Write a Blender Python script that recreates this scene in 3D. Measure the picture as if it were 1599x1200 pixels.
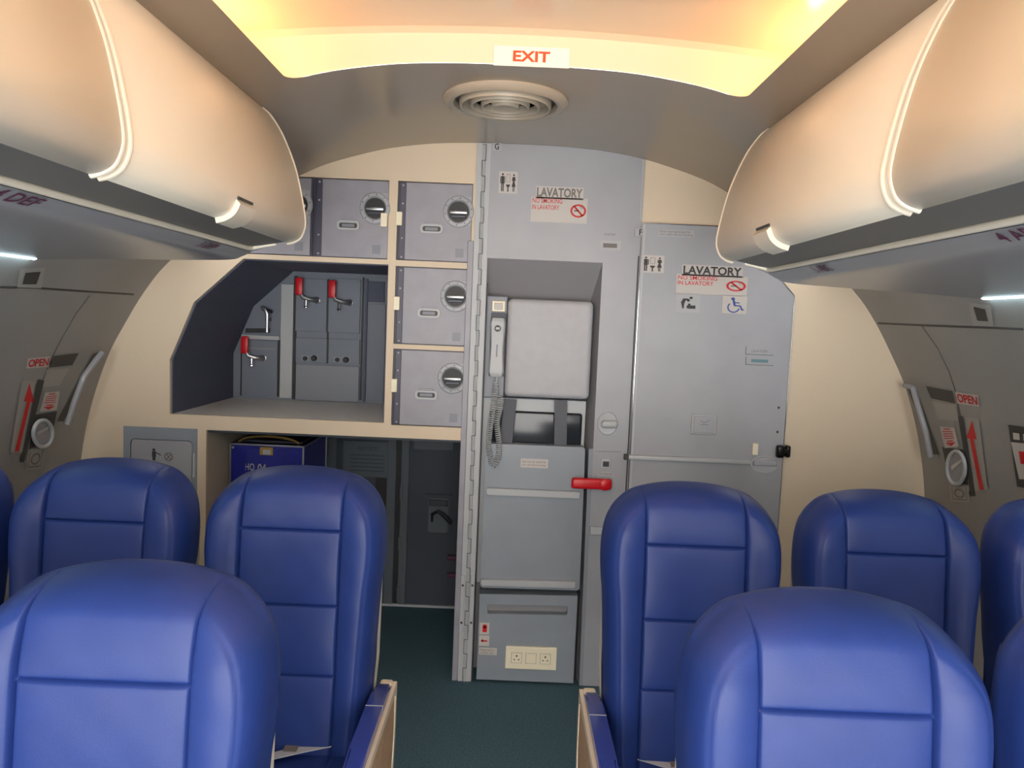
import bpy, bmesh, math, random
from mathutils import Vector, Matrix
random.seed(4)
S = bpy.context.scene
for o in list(bpy.data.objects): bpy.data.objects.remove(o)
C = S.collection
PI = math.pi

# ---------------------------------------------------------------- camera
FPX, PITCH, ROLL = 1201.0, math.atan(97/1201), math.radians(2.4)
CAMP = Vector((0.022, 0.0, 1.5))
fw = Vector((0, math.cos(PITCH), -math.sin(PITCH)))
rt = Vector((1, 0, 0)); up = rt.cross(fw)
RT = math.cos(ROLL)*rt + math.sin(ROLL)*up
UP = -math.sin(ROLL)*rt + math.cos(ROLL)*up
cd = bpy.data.cameras.new('camera'); cam = bpy.data.objects.new('camera', cd); C.objects.link(cam)
cd.sensor_width = 36; cd.lens = 36*FPX/1599; cd.clip_start = 0.02
m = Matrix((RT, UP, -fw)).transposed().to_4x4(); m.translation = CAMP
cam.matrix_world = m
S.camera = cam
# ---------------------------------------------------------------- world, exposure, added fill light
S.view_settings.view_transform = 'Standard'; S.view_settings.look = 'None'
S.view_settings.gamma = 1; S.view_settings.use_curve_mapping = False
S.view_settings.exposure = 0.74
w = bpy.data.worlds.new('open_end_fill'); S.world = w; w.use_nodes = True  # even world light, added as fill through the open cabin end
bg = w.node_tree.nodes['Background']; bg.inputs[0].default_value = (1.0, 0.97, 0.93, 1); bg.inputs[1].default_value = 4.9
LED_STR, TUBE_STR, FILL_W = 17.0, 9.0, 5.0
def area(name, loc, rot, sx, sy, power, col):
    l = bpy.data.lights.new(name, 'AREA'); l.shape = 'RECTANGLE'; l.size = sx; l.size_y = sy; l.energy = power; l.color = col
    o = bpy.data.objects.new(name, l); C.objects.link(o); o.location = loc; o.rotation_euler = rot
    return o
area('added_fill_light', (0, -0.2, 2.17), (0, 0, 0), 0.9, 1.6, FILL_W, (1, 0.93, 0.84))  # unseen fill light added overhead to brighten the cabin

YB = 3.107            # plane of the rear bulkhead
YR = 3.80             # back of the counter niche
YF = 3.905            # back of the under-counter bay

def ray(px, py):
    return fw*FPX + RT*(px-799.5) + UP*(600-py)
def P(px, py, Y=YB):
    d = ray(px, py); return CAMP + d*((Y-CAMP.y)/d.y)
def PX(px, py, Y=YB): return P(px, py, Y).x
def PZ(px, py, Y=YB): return P(px, py, Y).z

# ---------------------------------------------------------------- materials
def lin(c):
    c = c/255; return c/12.92 if c <= .04045 else ((c+.055)/1.055)**2.4
def mat(name, rgb, rough=.5, metal=0, bump=0, bscale=300, coat=0, emit=0, mottled=0, mscale=8, spec=.5, sheen=0):
    m = bpy.data.materials.new(name); m.use_nodes = True
    nt = m.node_tree; b = nt.nodes['Principled BSDF']
    col = (lin(rgb[0]), lin(rgb[1]), lin(rgb[2]), 1)
    b.inputs['Base Color'].default_value = col; b.inputs['Roughness'].default_value = rough
    b.inputs['Metallic'].default_value = metal; b.inputs['Coat Weight'].default_value = coat
    b.inputs['Specular IOR Level'].default_value = spec
    b.inputs['Coat Roughness'].default_value = .15
    if sheen: b.inputs['Sheen Weight'].default_value = sheen
    tc = nt.nodes.new('ShaderNodeTexCoord')
    if mottled:
        n = nt.nodes.new('ShaderNodeTexNoise'); n.inputs['Scale'].default_value = mscale; n.inputs['Detail'].default_value = 6
        nt.links.new(tc.outputs['Object'], n.inputs['Vector'])
        r = nt.nodes.new('ShaderNodeValToRGB')
        a = [max(0, c*(1-mottled)) for c in col[:3]]; z = [min(1, c*(1+mottled)) for c in col[:3]]
        r.color_ramp.elements[0].position = .3; r.color_ramp.elements[1].position = .7
        r.color_ramp.elements[0].color = (*a, 1); r.color_ramp.elements[1].color = (*z, 1)
        nt.links.new(n.outputs['Fac'], r.inputs[0]); nt.links.new(r.outputs[0], b.inputs['Base Color'])
    if bump:
        n = nt.nodes.new('ShaderNodeTexNoise'); n.inputs['Scale'].default_value = bscale; n.inputs['Detail'].default_value = 3
        nt.links.new(tc.outputs['Object'], n.inputs['Vector'])
        bp = nt.nodes.new('ShaderNodeBump'); bp.inputs['Strength'].default_value = bump; bp.inputs['Distance'].default_value = .002
        nt.links.new(n.outputs['Fac'], bp.inputs['Height']); nt.links.new(bp.outputs[0], b.inputs['Normal'])
    if emit:
        b.inputs['Emission Color'].default_value = col; b.inputs['Emission Strength'].default_value = emit
    return m
M = dict(
 leather=mat('blue_leather', (32, 53, 116), .42, bump=.14, bscale=700, mottled=.06, mscale=14, spec=.34),
 thread=mat('blue_seam', (52, 72, 150), .55),
 shell=mat('cream_shell', (214, 208, 194), .45),
 armcream=mat('armrest_plastic', (214, 204, 184), .35),
 tan=mat('tan_trim', (184, 152, 120), .5, mottled=.12, mscale=20),
 armblue=mat('armrest_blue', (48, 66, 150), .25, coat=.3),
 metal=mat('brushed_metal', (165, 168, 172), .35, metal=.9),
 dmetal=mat('dark_metal', (62, 64, 72), .4, metal=.6),
 belt=mat('belt_webbing', (176, 182, 192), .7, bump=.3, bscale=500),
 carpet=mat('teal_carpet', (80, 108, 122), .95, bump=.8, bscale=420, mottled=.3, mscale=160, spec=.1),
 ceil=mat('grey_ceiling_gloss', (164, 150, 134), .2, mottled=.02, mscale=3),
 cove=mat('cove_gloss_white', (230, 210, 182), .16),
 bin=mat('bin_plastic', (232, 225, 208), .32, mottled=.015, mscale=4),
 bingrey=mat('bin_recess_grey', (112, 110, 108), .5),
 psu=mat('service_panel_grey', (150, 152, 158), .25),
 cream=mat('cream_laminate', (218, 202, 178), .6, mottled=.025, mscale=220),
 ventm=mat('vent_grey', (178, 168, 152), .4),
 creamin=mat('cream_laminate_inner', (196, 186, 164), .6, mottled=.03, mscale=30),
 walle=mat('grey_print_wall', (144, 143, 141), .42, mottled=.08, mscale=2.5),
 wall2=mat('grey_print_light', (158, 156, 152), .42, mottled=.05, mscale=6),
 wdark=mat('print_dark', (62, 60, 58), .5),
 pgrey=mat('blue_grey_panel', (160, 163, 170), .38, mottled=.06, mscale=5, bump=.03, bscale=200),
 pgrey2=mat('blue_grey_panel_deep', (128, 132, 142), .42, mottled=.05, mscale=5),
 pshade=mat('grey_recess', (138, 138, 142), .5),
 pmid=mat('blue_grey_seat', (138, 146, 156), .4, mottled=.06, mscale=6),
 lightg=mat('light_grey', (176, 180, 184), .4),
 cushion=mat('grey_cushion', (176, 178, 184), .5, mottled=.03, mscale=30, bump=.05, bscale=400),
 nearblack=mat('black_gap', (24, 25, 28), .5),
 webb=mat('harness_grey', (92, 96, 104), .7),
 screen=mat('dark_glossy', (38, 44, 52), .18),
 lock=mat('locker_grey', (148, 148, 158), .4, mottled=.07, mscale=12),
 lockd=mat('locker_dark', (66, 66, 84), .4),
 nichew=mat('niche_blue_grey', (78, 83, 104), .6, mottled=.05, mscale=40),
 nicheb=mat('niche_back_grey', (112, 120, 134), .45, mottled=.06, mscale=5),
 counter=mat('counter_top', (232, 228, 220), .3, mottled=.06, mscale=60),
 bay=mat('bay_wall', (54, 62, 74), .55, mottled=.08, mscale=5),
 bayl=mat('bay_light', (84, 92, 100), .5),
 cart=mat('cart_blue', (22, 30, 140), .35, mottled=.15, mscale=12),
 brass=mat('brass', (170, 140, 80), .4, metal=.6),
 red=mat('red_plastic', (205, 12, 30), .35),
 redp=mat('red_print', (200, 40, 40), .6),
 orangep=mat('orange_red_print', (232, 74, 30), .6),
 blackp=mat('black_print', (52, 52, 56), .6),
 greyp=mat('grey_print', (112, 108, 104), .6),
 bluep=mat('blue_print', (50, 84, 160), .6),
 purplep=mat('maroon_print', (92, 50, 74), .6),
 stick=mat('sticker_white', (190, 186, 182), .45),
 sticks=mat('sticker_grey', (170, 172, 176), .45),
 exitw=mat('exit_sign_white', (240, 232, 222), .3),
 ivory=mat('ivory_plastic', (238, 230, 204), .35),
 teal=mat('teal_print', (96, 132, 142), .5),
 chrome=mat('chrome', (200, 200, 205), .15, metal=1),
 black=mat('black_metal', (30, 28, 26), .25, metal=.5),
 led=mat('warm_led', (255, 199, 138), .5, emit=LED_STR),
 tube=mat('cool_tube', (215, 245, 255), .5, emit=TUBE_STR),
)

# ---------------------------------------------------------------- object helpers
OFF = {}
def bb(bm):
    xs = [v.co for v in bm.verts]
    lo = Vector([min(c[i] for c in xs) for i in range(3)]); hi = Vector([max(c[i] for c in xs) for i in range(3)])
    return lo, hi
def obj(name, bm, m, parent=None, smooth=False, label=None, cat=None, group=None, kind=None, ang=35, local=False):
    """local=True: coordinates are already those of the parent; otherwise world coordinates"""
    if parent is not None:
        off = Vector((0, 0, 0)) if local else OFF[parent.name]
        mv = Vector((0, 0, 0))
    else:
        lo, hi = bb(bm); off = Vector(((lo.x+hi.x)/2, (lo.y+hi.y)/2, lo.z)); mv = off
    if off.length: bmesh.ops.translate(bm, verts=bm.verts, vec=-off)
    bmesh.ops.recalc_face_normals(bm, faces=bm.faces)
    me = bpy.data.meshes.new(name); bm.to_mesh(me); bm.free()
    me.materials.append(m if not isinstance(m, str) else M[m])
    if smooth:
        me.polygons.foreach_set('use_smooth', [True]*len(me.polygons))
        try: me.set_sharp_from_angle(angle=math.radians(ang))
        except Exception: pass
    o = bpy.data.objects.new(name, me); C.objects.link(o)
    o.location = mv
    if parent is not None: o.parent = parent; OFF[o.name] = off
    else: OFF[o.name] = off
    if label: o['label'] = label
    if cat: o['category'] = cat
    if group: o['group'] = group
    if kind: o['kind'] = kind
    return o
def thing(name, label, cat, loc=(0, 0, 0), group=None):
    o = bpy.data.objects.new(name, None); C.objects.link(o); o.location = loc; o.empty_display_size = .05
    o['label'] = label; o['category'] = cat
    if group: o['group'] = group
    OFF[o.name] = Vector(loc); return o
def struct(name, bm, m, parent=None, **k):
    return obj(name, bm, m, parent, kind='structure', **k)
def dup(root, loc, label, group=None):
    r = root.copy(); C.objects.link(r); r.location = loc; r['label'] = label
    if group: r['group'] = group
    OFF[r.name] = Vector(loc)
    for ch in list(root.children):
        c = ch.copy(); C.objects.link(c); c.parent = r; OFF[c.name] = Vector(loc)
        for g in ch.children:
            d = g.copy(); C.objects.link(d); d.parent = c
    return r
def box(bm, x0, x1, y0, y1, z0, z1, bev=0, seg=2):
    g = bmesh.ops.create_cube(bm, size=1)['verts']
    for v in g:
        v.co = Vector(((x0+x1)/2+v.co.x*(x1-x0), (y0+y1)/2+v.co.y*(y1-y0), (z0+z1)/2+v.co.z*(z1-z0)))
    if bev:
        es = list({e for v in g for e in v.link_edges})
        bmesh.ops.bevel(bm, geom=es, offset=bev, segments=seg, affect='EDGES', profile=.5)
    return bm
def B(*a, **k): return box(bmesh.new(), *a, **k)
def rpoly(pts, r, n=4):
    """round the corners of a polygon"""
    out = []; N = len(pts)
    for i in range(N):
        p = Vector(pts[i]); a = Vector(pts[i-1]); b = Vector(pts[(i+1) % N])
        da = (a-p); db = (b-p); rr = min(r, da.length*.48, db.length*.48)
        s = p+da.normalized()*rr; e = p+db.normalized()*rr
        for k in range(n+1):
            t = k/n; out.append(tuple(s*(1-t)**2+p*2*t*(1-t)+e*t*t))
    return out
def prism(bm, pts, y0, y1, holes=(), bev=0):
    """outline in (x, z), extruded from y0 (front) to y1"""
    if not holes:
        f = [bm.verts.new((x, y0, z)) for x, z in pts]; b = [bm.verts.new((x, y1, z)) for x, z in pts]
        ff = bm.faces.new(f); bm.faces.new(b[::-1]); n = len(pts)
        for i in range(n): bm.faces.new((f[i], f[(i+1) % n], b[(i+1) % n], b[i]))
        if bev:
            bmesh.ops.bevel(bm, geom=list(ff.edges), offset=bev, segments=2, affect='EDGES', profile=.5)
    else:
        for y in (y0, y1):
            es = []
            for loop in [pts]+list(holes):
                vs = [bm.verts.new((x, y, z)) for x, z in loop]
                es += [bm.edges.new((vs[i], vs[(i+1) % len(vs)])) for i in range(len(vs))]
            bmesh.ops.triangle_fill(bm, use_beauty=True, use_dissolve=False, edges=es)
        for loop in [pts]+list(holes):
            n = len(loop)
            for i in range(n):
                (a, b), (c, d) = loop[i], loop[(i+1) % n]
                bm.faces.new([bm.verts.new(q) for q in ((a, y0, b), (c, y0, d), (c, y1, d), (a, y1, b))])
        bmesh.ops.remove_doubles(bm, verts=bm.verts, dist=1e-5)
    return bm
def pxy(pts, Y=YB): return [(P(a, b, Y).x, P(a, b, Y).z) for a, b in pts]
def plate(pts, y, th, bev=0, r=0):
    """plate whose front face is at depth y; corners given where they show in the photo"""
    q = pxy(pts, y)
    if r: q = rpoly(q, r)
    return prism(bmesh.new(), q, y, y+th, bev=bev)
def tube(bm, pts, r, n=8, closed=False):
    pts = [Vector(p) for p in pts]; N = len(pts); rings = []
    up0 = None
    for i, p in enumerate(pts):
        if closed: t = (pts[(i+1) % N]-pts[i-1]).normalized()
        else: t = (pts[min(i+1, N-1)]-pts[max(i-1, 0)]).normalized()
        if up0 is None:
            up0 = Vector((0, 0, 1)) if abs(t.z) < .9 else Vector((1, 0, 0))
        u = (up0-t*up0.dot(t)).normalized(); v = t.cross(u); up0 = u
        rr = r[i] if isinstance(r, (list, tuple)) else r
        rings.append([bm.verts.new(p+u*math.cos(2*PI*k/n)*rr+v*math.sin(2*PI*k/n)*rr) for k in range(n)])
    for i in range(N if closed else N-1):
        a, b = rings[i], rings[(i+1) % N]
        for k in range(n): bm.faces.new((a[k], a[(k+1) % n], b[(k+1) % n], b[k]))
    if not closed: bm.faces.new(rings[0][::-1]); bm.faces.new(rings[-1])
    return bm
def lathe(bm, c, prof, axis='y', n=40, sx=1, sz=1):
    """prof = (radius, along) pairs about an axis through c"""
    rings = []
    for r, h in prof:
        ring = []
        for k in range(n):
            a = 2*PI*k/n; u, v = math.cos(a)*r*sx, math.sin(a)*r*sz
            ring.append(bm.verts.new(Vector(c)+(Vector((u, h, v)) if axis == 'y' else Vector((u, v, h)))))
        rings.append(ring)
    for a, b in zip(rings, rings[1:]):
        for k in range(n): bm.faces.new((a[k], a[(k+1) % n], b[(k+1) % n], b[k]))
    if prof[0][0] > 1e-6: bm.faces.new(rings[0])
    if prof[-1][0] > 1e-6: bm.faces.new(rings[-1][::-1])
    bmesh.ops.remove_doubles(bm, verts=bm.verts, dist=1e-6)
    return bm

# flat print: primitives in a unit square, mapped on a surface
def text_mesh(s, bold=0.0):
    c = bpy.data.curves.new('t', 'FONT'); c.body = s; c.offset = bold; c.resolution_u = 3
    o = bpy.data.objects.new('t', c); C.objects.link(o); bpy.context.view_layer.update()
    me = bpy.data.meshes.new_from_object(o.evaluated_get(bpy.context.evaluated_depsgraph_get()))
    vs = [v.co.copy() for v in me.vertices]; fs = [tuple(p.vertices) for p in me.polygons]
    bpy.data.objects.remove(o); bpy.data.curves.remove(c); bpy.data.meshes.remove(me)
    x0 = min(v.x for v in vs); x1 = max(v.x for v in vs); y0 = min(v.y for v in vs); y1 = max(v.y for v in vs)
    return [((v.x-x0)/(x1-x0), (v.y-y0)/(y1-y0)) for v in vs], fs
def printed(prims, mp):
    bm = bmesh.new()
    def poly(q):
        try: bm.faces.new([bm.verts.new(mp(*p)) for p in q])
        except ValueError: pass
    for p in prims:
        k = p[0]
        if k == 'p': poly(p[1])
        elif k == 'r': x0, y0, x1, y1 = p[1:]; poly([(x0, y0), (x1, y0), (x1, y1), (x0, y1)])
        elif k == 'c':
            x, y, r = p[1:4]; a = p[4] if len(p) > 4 else 1
            poly([(x+r*math.cos(t*PI/10), y+r*a*math.sin(t*PI/10)) for t in range(20)])
        elif k == 'o':
            x, y, r0, r1 = p[1:5]; a = p[5] if len(p) > 5 else 1
            t0, t1 = (p[6], p[7]) if len(p) > 7 else (0, 360)
            N = 28
            for i in range(N):
                A, Bq = math.radians(t0+(t1-t0)*i/N), math.radians(t0+(t1-t0)*(i+1)/N)
                poly([(x+r*math.cos(t), y+r*a*math.sin(t)) for r, t in ((r0, A), (r1, A), (r1, Bq), (r0, Bq))])
        elif k == 'l':
            (x0, y0), (x1, y1), wd = p[1], p[2], p[3]
            d = Vector((x1-x0, y1-y0)).normalized(); nx, ny = -d.y*wd/2, d.x*wd/2
            poly([(x0+nx, y0+ny), (x1+nx, y1+ny), (x1-nx, y1-ny), (x0-nx, y0-ny)])
        elif k == 't':
            s, x0, y0, x1, y1 = p[1:6]; vs, fs = text_mesh(s, p[6] if len(p) > 6 else 0)
            bv = [bm.verts.new(mp(x0+u*(x1-x0), y0+v*(y1-y0))) for u, v in vs]
            for f in fs:
                try: bm.faces.new([bv[i] for i in f])
                except ValueError: pass
    return bm
def quad(tl, tr, br, bl, y):
    a, b, c, d = [P(*q, y) for q in (tl, tr, br, bl)]
    return lambda u, v: (d*(1-u)+c*u)*(1-v)+(a*(1-u)+b*u)*v
def rectq(x0, y0, x1, y1, y, sk=.042):
    """upright rectangle on a plane facing the cabin, from its middle lines in the photo"""
    c = P((x0+x1)/2, (y0+y1)/2, y)
    hw = (P(x1, (y0+y1)/2, y)-P(x0, (y0+y1)/2, y)).length/2; hh = (P((x0+x1)/2, y0, y)-P((x0+x1)/2, y1, y)).length/2
    return c.x-hw, c.x+hw, c.z-hh, c.z+hh
def rmap(R, y): return lambda u, v: Vector((R[0]+(R[1]-R[0])*u, y, R[2]+(R[3]-R[2])*v))
def rplate(R, y, th, bev=0, r=0):
    q = [(R[0], R[2]), (R[1], R[2]), (R[1], R[3]), (R[0], R[3])]
    if r: q = rpoly(q, r)
    return prism(bmesh.new(), q, y, y+th, bev=bev)

# ---------------------------------------------------------------- shell of the cabin
HALF = [(0, 2.20), (.15, 2.199), (.3, 2.192), (.42, 2.178), (.53, 2.158), (.65, 2.125), (.75, 2.092), (.845, 2.048), (1.02, 1.955),
        (1.2, 1.83), (1.375, 1.68), (1.47, 1.56), (1.55, 1.425), (1.61, 1.31), (1.655, 1.19), (1.69, 1.07), (1.715, .95), (1.735, .80),
        (1.74, .65), (1.735, .5), (1.70, .25), (1.64, 0)]
def crs(pts, n=4):
    out = []
    for i in range(len(pts)-1):
        p0 = Vector(pts[max(i-1, 0)]); p1 = Vector(pts[i]); p2 = Vector(pts[i+1]); p3 = Vector(pts[min(i+2, len(pts)-1)])
        for k in range(n):
            t = k/n
            out.append(tuple(.5*((2*p1)+(-p0+p2)*t+(2*p0-5*p1+4*p2-p3)*t*t+(-p0+3*p1-3*p2+p3)*t**3)))
    out.append(tuple(pts[-1])); return out
PROF = crs(HALF)
def zprof(x):
    x = abs(x)
    for a, b in zip(PROF, PROF[1:]):
        if a[0] <= x <= b[0] and a[1] > .9: return a[1]+(b[1]-a[1])*(x-a[0])/(b[0]-a[0]+1e-9)
    return 0
def sheet(bm, rows, th=None):
    vs = [[bm.verts.new(p) for p in r] for r in rows]
    for a, b in zip(vs, vs[1:]):
        for i in range(len(a)-1): bm.faces.new((a[i], a[i+1], b[i+1], b[i]))
    return bm
YC0, YCE, XC = -1.6, 2.165, .625       # cabin start, rear edge of the light recess, its half width
up_prof = [p for p in PROF if p[0] <= 1.2 and p[1] > 1]
full = [(-x, z) for x, z in up_prof[::-1]]+up_prof[1:]
bm = bmesh.new()
sheet(bm, [[(x, y, z) for x, z in full] for y in (YCE, 2.4, 2.7, YB+.02)])
side = [p for p in up_prof if p[0] >= XC-1e-6]
if side[0][0] > XC+1e-6: side = [(XC, zprof(XC))]+side
for s in (-1, 1):
    sheet(bm, [[(s*x, y, z) for x, z in side] for y in (YC0, .5, 1.5, YCE)])
    r = .05; arc = [(XC-r+r*math.cos(a*PI/16), YCE-r+r*math.sin(a*PI/16)) for a in range(9)]
    cv = bm.verts.new((s*XC, YCE, zprof(XC)))
    av = [bm.verts.new((s*x, y, zprof(x))) for x, y in arc]
    for i in range(8): bm.faces.new((cv, av[i], av[i+1]))
bmesh.ops.remove_doubles(bm, verts=bm.verts, dist=1e-4)
ceil = struct('ceiling', bm, 'ceil', smooth=True, ang=60)
# light recess: vault, rear face and side faces
bm = bmesh.new()
def zc(x): return 2.292-.05*(abs(x)/.82)**2
xs = [-.84+.84*2*i/32 for i in range(33)]
sheet(bm, [[(x, y, zc(x)) for x in xs] for y in (YC0, 0, 1, 1.8, YCE-.02)])
sheet(bm, [[(x, YCE, zc(x)+.0) for x in xs], [(x, YCE, zprof(x)+.0005) for x in xs]])
sheet(bm, [[(x, YCE-.02, zc(x)) for x in xs], [(x, YCE, zc(x)-.012) for x in xs]])
for s in (-1, 1): sheet(bm, [[(s*.82, y, zc(.82)), (s*.82, y, zprof(.82)+.01)] for y in (YC0, YCE)])
struct('ceiling', bm, 'cove', smooth=True, ang=40)
for s in (-1, 1):
    nm = thing('light_strip', 'warm light strip hidden above the ceiling ledge over the %s bins' % ('left' if s < 0 else 'right'), 'light', (s*.745, .6, 2.10), 'warm light strips in the ceiling recess')
    obj('channel', B(s*.75-.028, s*.75+.028, YC0, YCE-.03, 2.112, 2.120), 'shell', nm)
    obj('diffuser', B(s*.75-.014, s*.75+.014, YC0+.02, YCE-.05, 2.120, 2.134, bev=.004), 'led', nm)
# side walls and floor
for s, nm in ((-1, 'wall_left'), (1, 'wall_right')):
    lo_prof = [p for p in PROF if p[0] >= 1.2 or p[1] < 1]
    bm = bmesh.new(); sheet(bm, [[(s*x, y, z) for x, z in lo_prof] for y in [YC0+(YB+.02-YC0)*i/8 for i in range(9)]])
    o = struct(nm, bm, 'walle', smooth=True, ang=60)
struct('floor', B(-1.66, 1.66, YC0, YF+.05, -.05, 0), 'carpet')

# ---------------------------------------------------------------- cream rear bulkhead
def R4(a, b, c, d): return rectq(a, b, c, d, YB)
XH = P(741, 640).x+.001                                # left edge of the grey galley panel
zc_top = PZ(450, 654.5); zc_bot = P(520, 680).z        # counter top / underside
x_post = PX(322, 700)
side_z = [(-x, z) for x, z in PROF if x > .12]
outer = [(XH, .0)]
outer = [(XH, zc_bot), (XH, zprof(XH)+.01)]+[(x-.01 if z < 2 else x, z+.008) for x, z in side_z if x < XH-.02]
outer += [(x_post, 0), (x_post, zc_bot)]
nz = pxy([(265, 651), (265, 562), (303, 472), (380, 404)])
xn1 = PX(603, 540)
niche = [(nz[0][0], zc_top), nz[1], nz[2], nz[3], (xn1, nz[3][1]), (xn1, zc_top)]
LW, LH = .302, .312
lock_c = {'A': P(548, 341.5), 'B1': P(678.5, 347), 'B2': P(674, 479), 'B3': P(670.5, 607)}
LW = P(737, 350).x-P(620, 350).x
LH = P(678, 285).z-P(678, 409).z
LX = lock_c['B2'].x
def hole(cx, cz, w=LW, h=LH): return [(cx-w/2, cz-h/2), (cx+w/2, cz-h/2), (cx+w/2, cz+h/2), (cx-w/2, cz+h/2)]
zA = lock_c['A'].z; xA = lock_c['A'].x; zB = [P(678.5, 347).z, P(674, 479).z, P(670.5, 607).z]
xA0 = xA-LW/2-.012-LW
holes = [niche, [(xA0, zA-LH/2), (xA+LW/2, zA-LH/2), (xA+LW/2, zA+LH/2), (xA0, zA+LH/2)]]+[hole(LX, z) for z in zB]
sp = R4(193, 668, 308, 790)
sp = (sp[0], sp[1], sp[3]-.36, sp[3])
holes.append([(sp[0], sp[2]), (sp[1], sp[2]), (sp[1], sp[3]), (sp[0], sp[3])])
bm = prism(bmesh.new(), outer, YB, YB+.018, holes)
struct('wall_back', bm, 'cream')
XR = PX(988, 600)
side_r = [(x+.01 if z < 2 else x, z+.008) for x, z in PROF if x > XR+.02]
bm = prism(bmesh.new(), [(XR-.02, 0), (XR-.02, zprof(XR)+.01)]+side_r, YB, YB+.018)
struct('wall_back', bm, 'cream')
# niche interior (wall lining, ceiling of the niche and its back)
bm = bmesh.new()
n0 = niche
vs0 = [bm.verts.new((x, YB+.016, z)) for x, z in n0]; vs1 = [bm.verts.new((x, YR, z)) for x, z in n0]
for i in range(5): bm.faces.new((vs0[i], vs0[i+1], vs1[i+1], vs1[i]))
lin_o = struct('wall_niche', bm, 'nichew')
md = lin_o.modifiers.new('thick', 'SOLIDIFY'); md.thickness = .006; md.offset = -1
bm = prism(bmesh.new(), [(x, z) for x, z in n0], YR, YR+.02)
nb = struct('wall_niche_back', bm, 'nicheb')
# counter slab
ct = thing('galley_counter', 'grey speckled counter top filling the floor of the open galley niche', 'counter', (n0[0][0]+.4, (YB+YR)/2, zc_bot))
obj('worktop', B(n0[0][0]-.005, xn1+.004, YB+.018, YR+.0, zc_bot+.002, zc_top), 'counter', ct)
# under-counter bay
struct('wall_bay_left', B(x_post-.02, x_post, YB+.016, YF, 0, zc_bot), 'creamin')
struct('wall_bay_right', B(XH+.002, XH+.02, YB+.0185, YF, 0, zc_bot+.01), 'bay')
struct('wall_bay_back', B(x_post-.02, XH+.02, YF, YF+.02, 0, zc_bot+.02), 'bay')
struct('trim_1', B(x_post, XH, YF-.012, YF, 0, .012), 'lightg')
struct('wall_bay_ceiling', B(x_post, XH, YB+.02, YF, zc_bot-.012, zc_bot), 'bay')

# ---------------------------------------------------------------- details of the bay's back wall
by = YF-.008
bp = thing('bay_doors', 'dark grey door panels on the back of the bay under the counter', 'panel', (P(640, 945, YF).x, YF-.01, 0))
xa = PX(618, 800, YF)
for k, (a, b) in enumerate(((505, 524), (603, 617), (625, 637))):
    x0, x1 = PX(a, 800, YF), PX(b, 800, YF)
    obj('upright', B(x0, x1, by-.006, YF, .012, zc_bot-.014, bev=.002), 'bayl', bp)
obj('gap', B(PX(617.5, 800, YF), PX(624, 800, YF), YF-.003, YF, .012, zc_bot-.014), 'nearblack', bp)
hb = bmesh.new()
for k in range(3):
    zz = P(628, 770+k*78, YF).z; box(hb, PX(624, 800, YF), PX(629, 800, YF), by-.012, by-.006, zz-.035, zz+.035, bev=.001)
obj('hinge', hb, 'bayl', bp)
# notice and window on the left print
x0, x1, z0, z1 = rectq(536, 690, 612, 745, YF)
obj('notice', B(x0, x1, YF-.004, YF, z0, z1), 'bayl', bp)
mp = rmap((x0, x1, z0, z1), YF-.0046)
obj('notice_lettering', printed([('t', 'NOTICE', .3, .75, .7, .87, .01)]+[('r', .15, .6-k*.11, .85, .63-k*.11) for k in range(5)], mp), 'bay', bp)
x0, x1, z0, z1 = rectq(586, 738, 610, 790, YF)
obj('vent_slot', B(x0, x1, YF-.002, YF, z0, z1), 'nearblack', bp)
x0, x1, z0, z1 = rectq(646, 684, 708, 703, YF)
obj('label_plate', B(x0, x1, YF-.006, YF, z0, z1, bev=.002), 'bayl', bp)
# recessed flap latch
bl = thing('flap_latch', 'grey square flap latch with a dark lever on the back wall under the counter', 'latch', (P(690, 838, YF).x, YF-.02, P(690, 838, YF).z))
x0, x1, z0, z1 = rectq(663, 772, 706, 838, YF)
obj('back_plate', B(x0, x1, YF-.008, YF-.001, z0, z1, bev=.003), 'bayl', bl)
hole_r = [(x0+.02, z0+.02), (x1-.02, z0+.02), (x1-.02, z1-.02), (x0+.02, z1-.02)]
obj('surround', prism(bmesh.new(), [(x0, z0), (x1, z0), (x1, z1), (x0, z1)], YF-.014, YF-.008, [rpoly(hole_r, .015)]), 'bay', bl)
obj('flap', B(x0+.024, x1-.024, YF-.02, YF-.009, z1-.06, z1-.028, bev=.004), 'dmetal', bl)
c = (x0+x1)/2; zz = (z0+z1)/2
obj('lever', tube(bmesh.new(), [(c-.03, YF-.016, zz-.03), (c-.03, YF-.03, zz+.01), (c, YF-.04, zz+.03), (c+.03, YF-.04, zz+.012), (c+.07, YF-.035, zz-.03)], [.006, .008, .009, .011, .012]), 'dmetal', bl, smooth=True)
for k, py in enumerate((870, 897)):
    q = P(708, py, YF)
    t = thing('red_stub', 'dark red stub beside the hinge post, %s of the two' % ('upper' if k == 0 else 'lower'), 'stub', (q.x, YF-.03, q.z))
    obj('grip', B(q.x-.03, XH+.0, YF-.03, YF-.012, q.z-.013, q.z+.013, bev=.006), 'purplep', t, smooth=True)
    obj('mount', B(q.x+.01, q.x+.03, YF-.012, YF, q.z-.008, q.z+.008), 'dmetal', t)

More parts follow.
